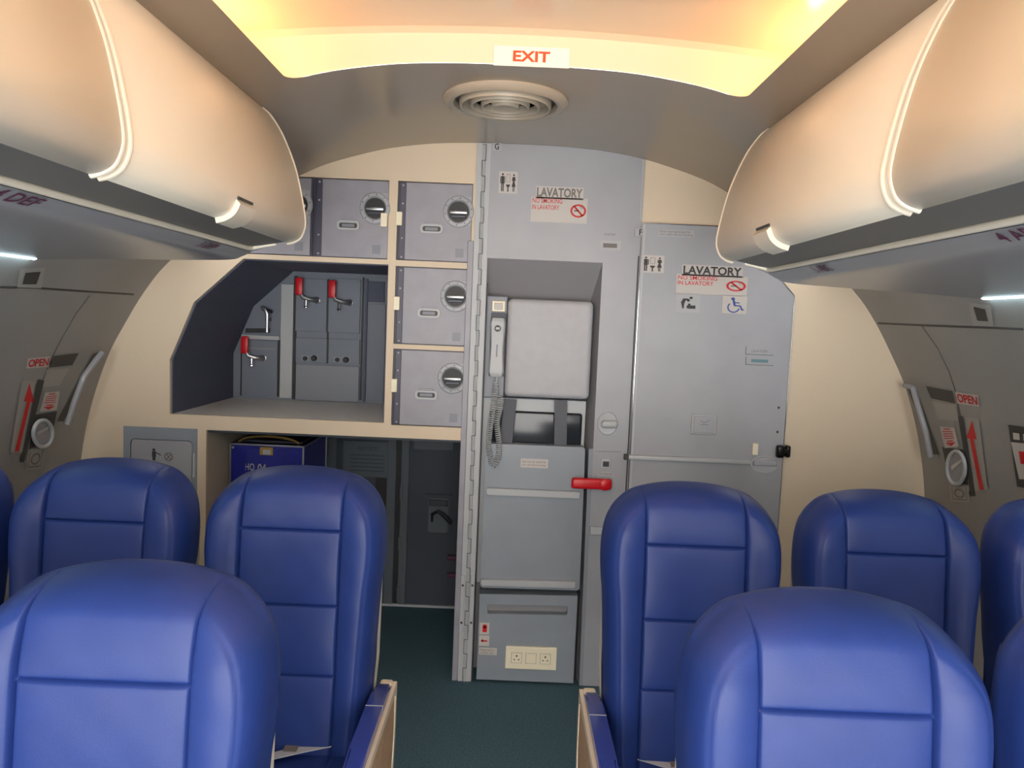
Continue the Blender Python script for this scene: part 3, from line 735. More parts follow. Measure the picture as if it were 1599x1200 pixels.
# ---------------------------------------------------------------- lavatory door F
YL = YB-.022
dz = [(984, 349), (1140, 353), (1215, 440), (1239, 462), (1218, 860), (1212, 1075), (945, 1066), (962, 700)]
dq = pxy(dz, YL)
xl = XR+.001; xrr = PX(1229, 620, YL)
ztop = (dq[0][1]+dq[1][1])/2
c2 = P(1239, 462, YL); c1 = P(1215, 440, YL)
slope = (c1.z-c2.z)/(c2.x-c1.x)
dpoly = [(xl, .012), (xrr, .012), (xrr, c2.z), (xrr-(ztop-c2.z)/1.05, ztop), (xl, ztop)]
lav = thing('lavatory_door', 'grey lavatory door board with a cut corner, standing right of the crew seat', 'door', ((xl+xrr)/2, YL, .012))
obj('door_leaf', prism(bmesh.new(), dpoly, YL, YB-.001, bev=.0015), 'pgrey', lav)
bd = bmesh.new()
for a, b in zip(dpoly[1:], dpoly[2:]+[dpoly[0]]): tube(bd, [(a[0], YL-.001, a[1]), (b[0], YL-.001, b[1])], .0022, n=6)
obj('edge_trim', bd, 'chrome', lav, smooth=True)
obj('left_strip', B(xl+.004, xl+.012, YL-.003, YL, .02, ztop-.004), 'lightg', lav)
sticker(lav, (1001, 399, 1037, 426), YL, MANWOMAN)
sticker(lav, (1065, 415, 1160, 432), YL, [('t', 'LAVATORY', .02, .12, .98, .9, .03)], mp='blackp')
sticker(lav, (1056, 430, 1167, 461), YL, [[('t', 'NO SMOKING', .02, .72, .57, .93, .01), ('t', 'IN LAVATORY', .02, .46, .52, .67, .01)]+NOSMOKE, CIG], mp=('red', 'greyp'))
BABY = [('c', .62, .78, .07), ('p', [(.2, .5), (.3, .74), (.52, .74), (.6, .62), (.5, .56), (.42, .66), (.36, .5)]), ('p', [(.22, .52), (.36, .52), (.34, .2), (.28, .2)]),
        ('c', .56, .42, .06), ('p', [(.48, .38), (.82, .38), (.82, .2), (.5, .2), (.44, .28)])]
sticker(lav, (1055, 459, 1093, 488), YL, BABY, m='sticks')
WC = [('c', .42, .82, .08), ('l', (.44, .78), (.5, .45), .09), ('l', (.45, .62), (.7, .60), .06), ('l', (.48, .44), (.72, .44), .07), ('l', (.72, .46), (.82, .2), .07), ('l', (.8, .2), (.9, .24), .06), ('o', .46, .34, .2, .26, 1.15, 130, 350)]
sticker(lav, (1128, 462, 1166, 490), YL, WC, m='stick', mp='bluep')
sticker(lav, (992, 357, 1009, 369), YL, [('t', 'F', .35, .1, .68, .9, .02)], m='sticks')
sticker(lav, (1028, 359, 1084, 370), YL, [('t', 'Door must be locked for', .04, .55, .9, .9), ('t', 'taxi, take-off and landing', .04, .1, .96, .45)], m='sticks', mp='greyp')
sticker(lav, (1164, 542, 1208, 554), YL, [[('t', 'LAVATORY', .22, .25, .8, .6)], [('r', 0, -.06, 1, 0), ('r', 0, 0, .02, 1)]], m='pgrey', mp=('greyp', 'wdark'))
sticker(lav, (1164, 558, 1208, 570), YL, [[('r', .2, .3, .8, .7)], [('r', 0, -.06, 1, 0), ('r', 0, 0, .02, 1)]], m='pgrey', mp=('teal', 'wdark'))
R = rectq(1079, 647, 1119, 679, YL); s = obj('ashtray_plate', B(*R[:2], YL-.006, YL, *R[2:], bev=.004), 'sticks', lav)
R = (R[0]+.010, R[1]-.010, R[2]+.008, R[3]-.008)
obj('ashtray_lid', B(*R[:2], YL-.010, YL-.005, *R[2:], bev=.002), 'pgrey', s)
obj('lid_mark', printed([('l', (.3, .5), (.7, .5), .03), ('l', (.3, .75), (.45, .6), .03), ('l', (.45, .6), (.75, .78), .03)], rmap(R, YL-.0104)), 'greyp', s)
a = P(975, 713, YL-.02); b = P(1172, 724, YL-.02); zr = (a.z+b.z)/2
rail = obj('push_bar', B(a.x, b.x, YL-.022, YL, zr-.009, zr+.009, bev=.004), 'lightg', lav, smooth=True)
obj('bar_end_cap', B(a.x-.001, a.x+.018, YL-.024, YL, zr-.011, zr+.011, bev=.003), 'wdark', rail)
q = P(1193, 726, YL)
hr = obj('handle_cup', lathe(bmesh.new(), (q.x, YL, q.z), [(.058, 0), (.057, -.004), (.052, -.005), (.046, -.001), (0, -.001)], n=40, sz=.62), 'lightg', lav, smooth=True)
obj('handle_bar', B(q.x-.045, q.x+.05, YL-.012, YL-.001, q.z-.004, q.z+.02, bev=.004), 'pgrey', hr)
R = rectq(1175, 693, 1184, 711, YL-.01); obj('clip', B(*R[:2], YL-.012, YL, *R[2:], bev=.002), 'ivory', lav)
for (a, b) in ((1216, 637), (1214, 675)):
    q = P(a, b, YL); obj('screw', lathe(bmesh.new(), (min(q.x, xrr-.01), YL, q.z), [(.005, 0), (.004, -.003), (0, -.0035)], n=12), 'dmetal', lav)
q = P(1222, 706, YL-.02); x = xrr
bl = thing('door_bolt', 'black metal latch joining the lavatory door to the cream wall', 'latch', (x, YL, q.z))
obj('body', B(x-.034, x-.002, YL-.03, YL-.001, q.z-.025, q.z+.026, bev=.009, seg=3), 'black', bl, smooth=True)
obj('bolt', B(x-.002, x+.022, YL-.018, YL-.006, q.z-.008, q.z+.010, bev=.003), 'black', bl)
obj('keeper', B(x+.008, x+.026, YL-.016, YB-.001, q.z-.024, q.z+.024, bev=.006, seg=3), 'black', bl, smooth=True)
struct('baseboard_back', B(xrr, 1.6, YB-.006, YB, 0, .02), 'cream')

# ---------------------------------------------------------------- prints on the curved side walls
def wallhit(px, py, off=.002):
    d = ray(px, py); s = 1 if d.x > 0 else -1
    best = None
    for a, b in zip(PROF, PROF[1:]):
        # line through (s*a.x,a.z)-(s*b.x,b.z) extruded along y: solve for t
        ex, ez = s*(b[0]-a[0]), b[1]-a[1]
        den = d.x*ez-d.z*ex
        if abs(den) < 1e-12: continue
        t = ((s*a[0]-CAMP.x)*ez-(a[1]-CAMP.z)*ex)/den
        if t <= 0: continue
        p = CAMP+d*t; L2 = ex*ex+ez*ez; u = ((p.x-s*a[0])*ex+(p.z-a[1])*ez)/L2
        if -1e-6 <= u <= 1+1e-6:
            n = Vector((-ez, 0, ex)).normalized()
            if n.x*s > 0: n = -n
            best = p+n*off
    return best
def wq(tl, tr, br, bl, off=.003):
    def f(u, v):
        x = (bl[0]*(1-u)+br[0]*u)*(1-v)+(tl[0]*(1-u)+tr[0]*u)*v; y = (bl[1]*(1-u)+br[1]*u)*(1-v)+(tl[1]*(1-u)+tr[1]*u)*v
        return wallhit(x, y, off)
    return f
def wpatch(f, n=4, m=8):
    bm = bmesh.new(); sheet(bm, [[f(i/n, j/m) for i in range(n+1)] for j in range(m+1)]); return bm
def wline(pts, r, off=0.0, n=6):
    q = []
    for a, b in zip(pts, pts[1:]):
        for k in range(n): q.append(wallhit(a[0]+(b[0]-a[0])*k/n, a[1]+(b[1]-a[1])*k/n, off))
    q.append(wallhit(*pts[-1], off)); return tube(bmesh.new(), q, r, n=6)
def wobj(name, f, m, par, n=4, mm=8, th=.003):
    o = obj(name, wpatch(f, n, mm), m, par)
    return o
def side_print(sd, OPEN, arrow, lab, strip, plate_, plug_c, plug_r, handle, hingeline, doorline, topline, block, small):
    w_ = 'left' if sd < 0 else 'right'
    b = wallhit(*OPEN[0]); 
    t = thing('exit_door', 'grey curved exit door printed on the %s wall with arrow and opening labels' % w_, 'door', (sd*1.6, b.y, .6))
    obj('top_seam', wline(topline, .004), 'wdark', t)
    obj('door_seam', wline(doorline, .0022), 'wdark', t)
    obj('edge_seal', wobj_bm(hingeline), 'wdark', t)
    s = wobj('open_label', wq(*OPEN, off=.004), 'stick', t)
    obj('lettering', printed([('t', 'OPEN', .05, .14, .95, .88, .03)], wq(*OPEN, off=.0055)), 'redp', s)
    a0, a1, _n, wd, hd_, _q = arrow
    tl = (a0[0]-wd, a0[1]); 
    s = wobj('arrow_label', wq(*arrow[5], off=.0035), 'stick' if False else 'wall2', t)
    obj('arrow', printed_w([(a1[0]-wd, a1[1]), (a1[0]+wd, a1[1]), (a0[0]+wd*.9, a0[1]+28), (a0[0]-wd*.9, a0[1]+28)], .005), 'redp', s)
    obj('arrow_head', printed_w([(a0[0]-hd_, a0[1]+28), (a0[0]+hd_, a0[1]+30), (a0[0]+1, a0[1])], .005, 1), 'redp', s)
    s = wobj('warning_label', wq(*lab, off=.004), 'stick', t)
    obj('warning_text', printed([('r', .25, .88, .7, .93)]+[('r', .12, .76-k*.11, .82, .80-k*.11) for k in range(4)]+[('r', .3, .28, .7, .34), ('p', [(.15, .24), (.85, .24), (.5, .05)])], wq(*lab, off=.005)), 'redp', s)
    s = wobj('vent_strip', wq(*strip, off=.003), 'wdark', t)
    s = wobj('blank_plate', wq(*plate_, off=.003), 'wall2', t)
    # gauge-like round boss
    s = wobj('boss_plate', wq(*block, off=.003), 'wdark', t)
    ring = [wallhit(plug_c[0]+plug_r[0]*math.cos(k*PI/16), plug_c[1]+plug_r[1]*math.sin(k*PI/16), .012) for k in range(32)]
    bm = bmesh.new(); tube(bm, ring, .007, n=8, closed=True); ro_ = obj('boss_ring', bm, 'lightg', t, smooth=True)
    bm = bmesh.new(); bm.faces.new([bm.verts.new(wallhit(plug_c[0]+.92*plug_r[0]*math.cos(k*PI/16), plug_c[1]+.92*plug_r[1]*math.sin(k*PI/16), .009)) for k in range(32)])
    obj('boss_face', bm, 'psu', ro_)
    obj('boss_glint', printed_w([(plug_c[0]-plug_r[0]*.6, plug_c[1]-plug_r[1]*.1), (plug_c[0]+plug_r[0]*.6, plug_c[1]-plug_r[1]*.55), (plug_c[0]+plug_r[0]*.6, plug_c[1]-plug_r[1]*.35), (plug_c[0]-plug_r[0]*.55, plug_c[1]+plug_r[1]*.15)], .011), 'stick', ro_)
    # lever handle
    q = []
    for a, b in zip(handle, handle[1:]):
        for k in range(4): q.append((a[0]+(b[0]-a[0])*k/4, a[1]+(b[1]-a[1])*k/4))
    q.append(handle[-1])
    obj('lever', tube(bmesh.new(), [wallhit(x, y, .028) for x, y in q], .011, n=8), 'psu', t, smooth=True)
    obj('lever_painted_shadow', printed_w([(handle[0][0]-6, handle[0][1]+8), (handle[0][0]+4, handle[0][1]+4), (handle[-1][0]+4, handle[-1][1]-2), (handle[-1][0]-6, handle[-1][1]-2)], .003), 'wdark', t)  # flat dark patch painted on the wall as the lever's shadow
    s = wobj('small_plate', wq(*small, off=.004), 'wall2', t)
    obj('small_print', printed([('o', .5, .5, .2, .27, 1.0), ('r', .2, .12, .8, .17), ('r', .12, .08, .15, .92), ('r', .85, .08, .88, .92)], wq(*small, off=.005)), 'greyp', s)
    return t
def wobj_bm(poly4): return wpatch(wq(*poly4, off=.003), 1, 10)
def printed_w(pts, off, tri=0):
    if tri:
        bm = bmesh.new(); bm.faces.new([bm.verts.new(wallhit(*p, off)) for p in pts]); return bm
    a, b, c, d = pts
    return wpatch(wq(a, b, c, d, off=off), 2, 10)
ol = [(42, 559), (77, 556), (74, 573), (39, 575)]
left = side_print(-1, ol, ((43, 598), (24, 705), None, 3.2, 8, [(33, 594), (54, 596), (33, 707), (14, 706)]),
    [(69, 613), (92, 611), (87, 640), (60, 643)], [(83, 556), (122, 551), (112, 570), (76, 574)], [(72, 577), (107, 575), (92, 602), (65, 604)],
    (62, 676), (15, 21), [(150, 545), (138, 560), (120, 585), (105, 625), (94, 660)],
    [(58, 592), (68, 594), (36, 722), (30, 722)], [(140, 461), (118, 490), (98, 525), (82, 556), (67, 592)],
    [(0, 448), (60, 450), (130, 455), (208, 460)], [(52, 648), (88, 642), (78, 688), (44, 702)], [(42, 703), (70, 697), (64, 732), (38, 735)])
orr = [(1493, 611), (1529, 617), (1531, 635), (1497, 630)]
right = side_print(1, orr, ((1519, 656), (1535, 765), None, 3.2, 8, [(1508, 652), (1530, 655), (1544, 764), (1524, 768)]),
    [(1469, 666), (1492, 668), (1499, 697), (1477, 700)], [(1447, 603), (1488, 611), (1493, 630), (1455, 622)], [(1457, 626), (1494, 632), (1498, 658), (1466, 655)],
    (1498, 730), (14, 26), [(1424, 598), (1436, 601), (1444, 630), (1456, 670), (1464, 712)],
    [(1497, 650), (1504, 650), (1524, 775), (1517, 775)], [(1439, 508), (1465, 545), (1482, 580), (1492, 610), (1500, 650)],
    [(1372, 505), (1440, 508), (1520, 511), (1598, 514)], [(1472, 698), (1504, 702), (1514, 758), (1484, 752)], [(1484, 755), (1514, 760), (1516, 785), (1486, 783)])
# ceiling-edge light cups printed above the seam, and the small square vents
for sd, qd in ((-1, [(38, 425), (62, 423), (55, 443), (33, 443)]), (1, [(1522, 478), (1540, 482), (1545, 501), (1528, 500)])):
    q = wallhit(*qd[0])
    t = thing('wall_vent', 'small dark square vent high on the %s wall' % ('left' if sd < 0 else 'right'), 'vent', (q.x, q.y, q.z))
    ex = 8
    fr_ = [(qd[0][0]-ex, qd[0][1]-6), (qd[1][0]+ex, qd[1][1]-6), (qd[2][0]+ex, qd[2][1]+8), (qd[3][0]-ex, qd[3][1]+8)]
    obj('surround', wpatch(wq(*fr_, off=.003)), 'wall2', t); obj('grille', wpatch(wq(*qd, off=.0045)), 'wdark', t)
# fire bottle print at the right frame edge
q = wallhit(1590, 700)
t = thing('equipment_placard', 'black framed placard with grey canister and red mark at the right wall', 'placard', (q.x, q.y, q.z-.1))
obj('frame', wpatch(wq((1576, 663), (1640, 672), (1650, 770), (1590, 760), off=.004)), 'wdark', t)
obj('canister', wpatch(wq((1581, 690), (1640, 696), (1646, 752), (1594, 748), off=.0055)), 'stick', t)
obj('red_mark', wpatch(wq((1594, 704), (1640, 708), (1642, 728), (1597, 724), off=.007)), 'red', t)
obj('icons', printed([('r', .05, .1, .4, .8), ('r', .6, .1, .95, .8)], wq((1583, 672), (1612, 676), (1613, 690), (1584, 687), off=.0065)), 'stick', t)

# ---------------------------------------------------------------- overhead bins and service panels
YE = 2.32
def bez(pts, n=6): return crs(pts, n)
BF = crs([(.748, 2.100), (.735, 2.088), (.717, 2.072), (.687, 2.028), (.662, 1.975), (.640, 1.915), (.624, 1.85), (.613, 1.79), (.611, 1.755), (.622, 1.725), (.64, 1.711), (.66, 1.705)], 5)
def inset(pts, d):
    out = []
    for i, p in enumerate(pts):
        a = Vector(pts[max(i-1, 0)]); b = Vector(pts[min(i+1, len(pts)-1)]); t = (b-a).normalized(); n = Vector((-t.y, t.x))
        if n.x < 0 and True: pass
        q = Vector(p)+n*d; out.append((q.x, q.y))
    return out
def bin_unit(s, y0, y1, label, latch, end):
    dx = 0
    t = thing('overhead_bin', label, 'overhead bin', (s*.75, (y0+y1)/2, 1.705), 'cream overhead bins')
    F = [(s*x, z) for x, z in BF]
    inn = [(s*x, z) for x, z in inset(BF, .012)]
    if abs(inn[20][0]) < abs(F[20][0]): inn = [(s*x, z) for x, z in inset(BF, -.012)]
    # door: shell between outer and inner curve with rounded end edges
    bm = bmesh.new(); e = .012
    rows = []
    for k, (yy, sh) in enumerate([(y0, 1), (y0+.003, .5), (y0+e, 0), ((y0+y1)/2, 0), (y1-e, 0), (y1-.003, .5), (y1, 1)]):
        rows.append([(F[i][0]*(1-sh)+inn[i][0]*sh, yy, F[i][1]*(1-sh)+inn[i][1]*sh) for i in range(len(F))])
    sheet(bm, rows)
    sheet(bm, [[(inn[i][0], yy, inn[i][1]) for i in range(len(F))] for yy in (y0, y1)])
    for i_ in (0, -1):
        a = [r[i_] for r in rows]; c = [(inn[i_][0], yy, inn[i_][1]) for yy in (y0, y1)]
        bm.faces.new([bm.verts.new(p) for p in a+[c[1], c[0]]])
    bmesh.ops.remove_doubles(bm, verts=bm.verts, dist=1e-5)
    d = obj('door', bm, 'bin', t, smooth=True, ang=50)
    # raised edge beading
    for yy in ((y0+.009, y1-.010) if end else ()):
        obj('edge_bead', tube(bmesh.new(), [(x+s*.0032, yy, z) for x, z in F[3:]], .006, n=10), 'bin', d, smooth=True)
    # body behind
    body = [(.76, 2.082)]+inset(BF, .012 if abs(inset(BF, .012)[20][0]) > abs(BF[20][0]) else -.012)[2:-1]+[(.68, 1.724), (1.25, 1.724), (1.30, 1.74), (1.02, 1.93), (.85, 2.03)]
    obj('body', prism(bmesh.new(), [(s*x, z) for x, z in body], y0+.004, y1-.004), 'bin', t)
    if latch:
        yl = latch; wv = .052
        # pull latch follows the lower curve
        idx = [i for i, (x, z) in enumerate(BF) if z < 1.752 and i > 20]
        Lp = [BF[i] for i in idx]
        o_ = inset(Lp, .012); 
        if abs(o_[3][0]) > Lp[3][0]: o_ = inset(Lp, -.012)
        bm = bmesh.new()
        o_[0] = Lp[0]
        sheet(bm, [[(s*x, yy, z) for x, z in o_] for yy in (yl-wv, yl+wv)])
        for yy in (yl-wv, yl+wv):
            sheet(bm, [[(s*x, yy, z) for x, z in o_], [(s*x, yy, z) for x, z in Lp]])
        la = obj('latch', bm, 'bin', d, smooth=True, ang=40)
        x, z = Lp[0]
        obj('latch_slot', B(min(s*x-.004, s*x+.004), max(s*x-.004, s*x+.004), yl-wv+.004, yl+wv-.004, z+.001, z+.007), 'wdark', d)
    return t
bin_unit(-1, 1.262, YE, 'cream overhead bin nearest the bulkhead on the left side, with a pull latch', 1.80, True)
bin_unit(-1, .06, 1.256, 'cream overhead bin on the left side, cut off by the edge of the picture', .6, True)
bin_unit(1, 1.272, YE, 'cream overhead bin nearest the bulkhead on the right side, with a pull latch', 1.88, True)
bin_unit(1, .06, 1.262, 'cream overhead bin on the right side, cut off by the edge of the picture', .6, True)
for s in (-1, 1):
    w_ = 'left' if s < 0 else 'right'
    t = thing('overhead_soffit', 'glossy grey panel under the %s overhead bins with dark row lettering' % w_, 'panel', (s*1.1, 1.2, 1.63), 'grey service panels under the bins')
    pan = crs([(.772, 1.676), (.80, 1.662), (.84, 1.650), (1.0, 1.643), (1.2, 1.637), (1.40, 1.628)], 4)
    bm = bmesh.new(); sheet(bm, [[(s*x, yy, z) for x, z in pan] for yy in (.06, YE)]); sheet(bm, [[(s*x, yy, z+.012) for x, z in pan] for yy in (.06, YE)])
    sheet(bm, [[(s*x, YE, z) for x, z in pan], [(s*x, YE, z+.012) for x, z in pan]])
    obj('panel', bm, 'psu', t, smooth=True, ang=50)
    obj('edge_bead', tube(bmesh.new(), [(s*.770, .06, 1.684), (s*.770, 1.2, 1.684), (s*.770, YE-.05, 1.684), (s*.765, YE-.02, 1.687), (s*.74, YE-.006, 1.695), (s*.70, YE-.002, 1.704)], .007, n=10), 'bin', t, smooth=True)
    obj('recess', prism(bmesh.new(), [(s*.655, 1.712), (s*.772, 1.688), (s*.772, 1.70), (s*.66, 1.72)], .06, YE-.01), 'bingrey', t)
    # end return
    obj('end_plate', prism(bmesh.new(), [(s*x, z) for x, z in [(.70, 1.704), (.772, 1.676), (.80, 1.662), (.84, 1.650), (1.0, 1.643), (1.2, 1.637), (1.36, 1.63), (1.36, 1.66), (1.0, 1.70)]], YE-.008, YE), 'psu', t)
    # row lettering, read from below by passengers facing forward
    def letters(body, ya, L):
        def f(u, v):
            yy = ya+L*u if s < 0 else ya+L*(1-u); w = 1-v
            return Vector((s*(.774+.027*w-.0012), yy, 1.6735-.013*w-.0018))
        return printed([('t', body, 0, 0, 1, 1, .02)], f)
    if s < 0:
        obj('row_lettering', letters('4 DEF', 1.20, .115), 'purplep', t); obj('row_lettering', letters('3 DEF', 1.98, .10), 'purplep', t)
    else:
        obj('row_lettering', letters('4 ABC', 1.13, .115), 'purplep', t); obj('row_lettering', letters('3 ABC', 1.90, .10), 'purplep', t)
    # cool light tube along the wall
    t = thing('wall_light', 'cool white light tube between the %s service panel and the wall' % w_, 'light', (s*1.42, 1.3, 1.62), 'cool tubes along the side walls')
    obj('tube', tube(bmesh.new(), [(s*1.41, .3, 1.635), (s*1.41, YE-.02, 1.635)], .011, n=10), 'tube', t, smooth=True)
    obj('holder', B(min(s*1.395, s*1.425), max(s*1.395, s*1.425), .28, YE-.01, 1.643, 1.650), 'psu', t)

# ---------------------------------------------------------------- ceiling vent and EXIT sign
vx, vy, vz = -.036, 2.50, 2.199
cv = thing('ceiling_vent', 'round ceiling air vent of concentric rings', 'vent', (vx, vy, vz-.03))
obj('outer_ring', lathe(bmesh.new(), (vx, vy, vz), [(.198, .004), (.199, -.006), (.192, -.016), (.178, -.022), (.165, -.018), (.160, -.004), (.160, .004)], axis='z', n=72), 'ventm', cv, smooth=True)
obj('throat', lathe(bmesh.new(), (vx, vy, vz), [(.162, -.002), (.0, -.0015)], axis='z', n=48), 'nearblack', cv)
for r in (.142, .108, .074):
    obj('louvre_ring', lathe(bmesh.new(), (vx, vy, vz), [(r+.004, -.003), (r+.004, -.020), (r+.001, -.027), (r-.005, -.025), (r-.010, -.004)], axis='z', n=56), 'ventm', cv, smooth=True)
obj('centre_disc', lathe(bmesh.new(), (vx, vy, vz), [(.046, -.004), (.044, -.022), (.040, -.027), (.034, -.024), (0, -.023)], axis='z', n=40), 'ventm', cv, smooth=True)
ye = YCE-.001
R = rectq(771, 74, 889, 105, ye)
ex = thing('exit_sign', 'white EXIT sign with orange-red letters at the rear of the ceiling recess', 'sign', ((R[0]+R[1])/2, ye, R[2]))
zt = zprof(0)+.004
R = (R[0], R[1], R[2]+.0, R[3])
s = obj('board', rplate(R, ye-.004, .003), 'exitw', ex)
L_ = rectq(801, 80, 859, 97, ye-.004)
obj('lettering', printed([('t', 'EXIT', 0, 0, 1, 1, .03)], rmap(L_, ye-.0048)), 'orangep', s)

# ---------------------------------------------------------------- seats
def seat_back_mesh():
    """padded backrest; local z from 0.43, front faces -y"""
    H0, HT = .43, 1.099
    K = [(1.099, .130), (1.092, .147), (1.08, .165), (1.06, .186), (1.03, .204), (.99, .213), (.94, .215), (.89, .212), (.84, .207), (.7, .201), (.55, .194), (.43, .184)]
    KW = crs(K, 6)
    def wid(z):
        for a, b in zip(KW, KW[1:]):
            if b[0] <= z <= a[0]: return b[1]+(a[1]-b[1])*(z-b[0])/(a[0]-b[0]+1e-9)
        return KW[-1][1] if z < .5 else KW[0][1]
    def ztop(x): return HT+.017*(1-min(1, abs(x)/.130)**2.2)
    out = [(x_*.130/20, ztop(x_*.130/20)) for x_ in range(21)]+[(w_, z_) for z_, w_ in KW]
    def dist(x, z):
        x = abs(x); best = 1e9
        for (a, b), (c, d) in zip(out, out[1:]):
            ex, ez = c-a, d-b; t = max(0, min(1, ((x-a)*ex+(z-b)*ez)/(ex*ex+ez*ez+1e-12)))
            q = (a+t*ex-x)**2+(b+t*ez-z)**2
            if q < best: best = q
        return math.sqrt(best)
    XS = .1195
    cols = [XS*i/22 for i in range(20)]+[XS-.011, XS-.008, XS-.0055, XS-.0035, XS-.0017, XS, XS+.0017, XS+.0035, XS+.0055]
    ncore = len(cols); NOUT = 26
    zr = set()
    z = H0
    while z < HT: zr.add(round(z, 4)); z += .008 if z < 1.02 else .005
    for c in (.988, .812, .648):
        for d in (-.009, -.006, -.004, -.002, 0, .002, .004, .006, .009): zr.add(round(c+d, 4))
    zr.add(HT); zr = sorted(zr, reverse=True)
    T = .115; bm = bmesh.new(); grid = []
    for z0 in zr:
        W_ = wid(z0); half = []
        for x in cols: half.append(x)
        c0 = cols[-1]
        for k in range(1, NOUT+1):
            u = k/NOUT; u = 1-(1-u)**1.5; half.append(c0+(max(W_, c0+.002)-c0)*u)
        xs_ = [-x for x in half[:0:-1]]+half
        row = []
        for x in xs_:
            ax = abs(x); lift = max(0, (z0-1.01)/(HT-1.01))
            z = z0+(ztop(x)-HT)*lift**1.5
            d_ = dist(x, z); topn = max(0, min(1, (z-1.02)/.09))
            Rr = .034+.022*topn*(1-min(1, ax/.16))
            k = min(1, d_/Rr); roll = math.sqrt(max(0, 1-(1-k)**2))
            y = -T*.42-(T*.58)*roll+.042*max(0, (z-.97)/.165)**2
            if ax > XS:
                u = min(1, (ax-XS)/max(.03, W_-XS)); y -= .014*math.sin(PI*u)**.8*max(0, min(1, (1.10-z0)/.08))
            else:
                cuts = [1.22, .988, .812, .648, .40]
                for a, c in zip(cuts, cuts[1:]):
                    if c <= z0 < a: u = (z0-c)/(a-c); y -= .007*math.sin(PI*u)**.5*(1-(ax/XS)**6)
                y += .004
            ins = max(0, min(1, (d_-.004)/.01))
            g = .005*math.exp(-((ax-XS)/.0025)**2)*(.35+.65*ins)
            if ax < XS:
                for c in (.988, .812, .648): g += .0052*math.exp(-((z0-c)/.0025)**2)
            if ax > XS+.004: g += .0022*math.exp(-((d_-.026)/.0028)**2)*max(0, min(1, (1.09-z0)/.02))
            wr = .0003*math.sin(x*60+z*31)*math.sin(z*47+x*13)
            row.append(bm.verts.new((x, y+g+wr+.10*(z-H0), z)))
        grid.append(row)
    NX = len(grid[0])-1; NZ = len(grid)-1
    for a, b in zip(grid, grid[1:]):
        for i in range(NX): bm.faces.new((a[i], a[i+1], b[i+1], b[i]))
    rim = [grid[j][0] for j in range(NZ, -1, -1)]+[grid[0][i] for i in range(1, NX+1)]+[grid[j][NX] for j in range(1, NZ+1)]
    prev = rim
    for k in range(1, 6):
        t = k/5; nr = []
        for v in rim:
            z = v.co.z; x = v.co.x; sh = 1+.014*math.sin(PI*t)-.05*t**3
            zz = z+(.004*math.sin(PI*t)-.012*t**3 if z > 1.05 else 0)
            yb0 = .10*(z-H0)-T*.42+.042*max(0, (z-.97)/.165)**2
            nr.append(bm.verts.new((x*sh, yb0+t*T*.42, zz)))
        for i in range(len(rim)-1): bm.faces.new((prev[i], prev[i+1], nr[i+1], nr[i]))
        prev = nr
    bm.faces.new(prev)
    return bm
BACK = seat_back_mesh()
def cushion_mesh():
    bm = bmesh.new(); NX, NY = 50, 40; rows = []
    for j in range(NY+1):
        y = -.50+.50*j/NY; row = []
        for i in range(NX+1):
            x = -.200+.400*i/NX; dd = min(.200-abs(x), y+.50, 9)
            k = min(1, max(0, dd)/.04); z = .42+.045*math.sqrt(1-(1-k)**2)+.012*(-y/.5)
            if abs(x) > .12: z += .008*math.sin(PI*(abs(x)-.12)/.092)
            z -= .005*math.exp(-((abs(x)-.12)/.004)**2)
            row.append(bm.verts.new((x, y, z)))
        rows.append(row)
    for a, b in zip(rows, rows[1:]):
        for i in range(NX): bm.faces.new((a[i], a[i+1], b[i+1], b[i]))
    rim = rows[0]+[r[-1] for r in rows[1:]]+rows[-1][-2::-1]+[r[0] for r in rows[-2:0:-1]]
    low = [bm.verts.new((v.co.x*.97, v.co.y, .30)) for v in rim]; n = len(rim)
    for i in range(n): bm.faces.new((rim[i], rim[(i+1) % n], low[(i+1) % n], low[i]))
    bm.faces.new(low); return bm
def sidepoly(pts, x0, x1, bev=0):
    bm = bmesh.new(); a = [bm.verts.new((x0, y, z)) for y, z in pts]; b = [bm.verts.new((x1, y, z)) for y, z in pts]
    bm.faces.new(a); bm.faces.new(b[::-1]); n = len(pts)
    for i in range(n): bm.faces.new((a[i], a[(i+1) % n], b[(i+1) % n], b[i]))
    if bev: bmesh.ops.bevel(bm, geom=bm.edges[:], offset=bev, segments=2, affect='EDGES')
    return bm
def base_seat():
    t = thing('aircraft_seat', 'x', 'seat', (0, 0, 0), 'blue leather cabin seats')
    k = dict(local=True)
    obj('backrest', BACK, 'leather', t, smooth=True, ang=60, **k)
    obj('seat_cushion', cushion_mesh(), 'leather', t, smooth=True, ang=50, **k)
    # cream shell behind the backrest
    bm = bmesh.new(); rows = []
    for j in range(25):
        z = .36+.60*j/24; wd = .186+.018*min(1, (z-.36)/.3) if z < .9 else .204*(1-((z-.9)/.06)**2*.12)
        row = [(sx*wd, .10*(z-.43)+yy, z) for sx, yy in ((-1, -.03), (-1.01, .0), (-.97, .03), (-.6, .045), (.6, .045), (.97, .03), (1.01, .0), (1, -.03))]
        rows.append(row)
    sheet(bm, rows); bm.faces.new([bm.verts.new(p) for p in rows[-1]]); bmesh.ops.remove_doubles(bm, verts=bm.verts, dist=1e-5)
    obj('back_shell', bm, 'shell', t, smooth=True, ang=50, **k)
    for sx in (-1, 1):
        lg = bmesh.new(); tube(lg, [(sx*.15, -.42, .0), (sx*.15, -.40, .30)], .016); tube(lg, [(sx*.15, -.08, .0), (sx*.15, -.36, .28)], .014)
        obj('leg', lg, 'metal', t, smooth=True, **k)
    obj('seat_frame', box(bmesh.new(), -.20, .20, -.46, .02, .27, .31, bev=.008), 'dmetal', t, **k)
    return t
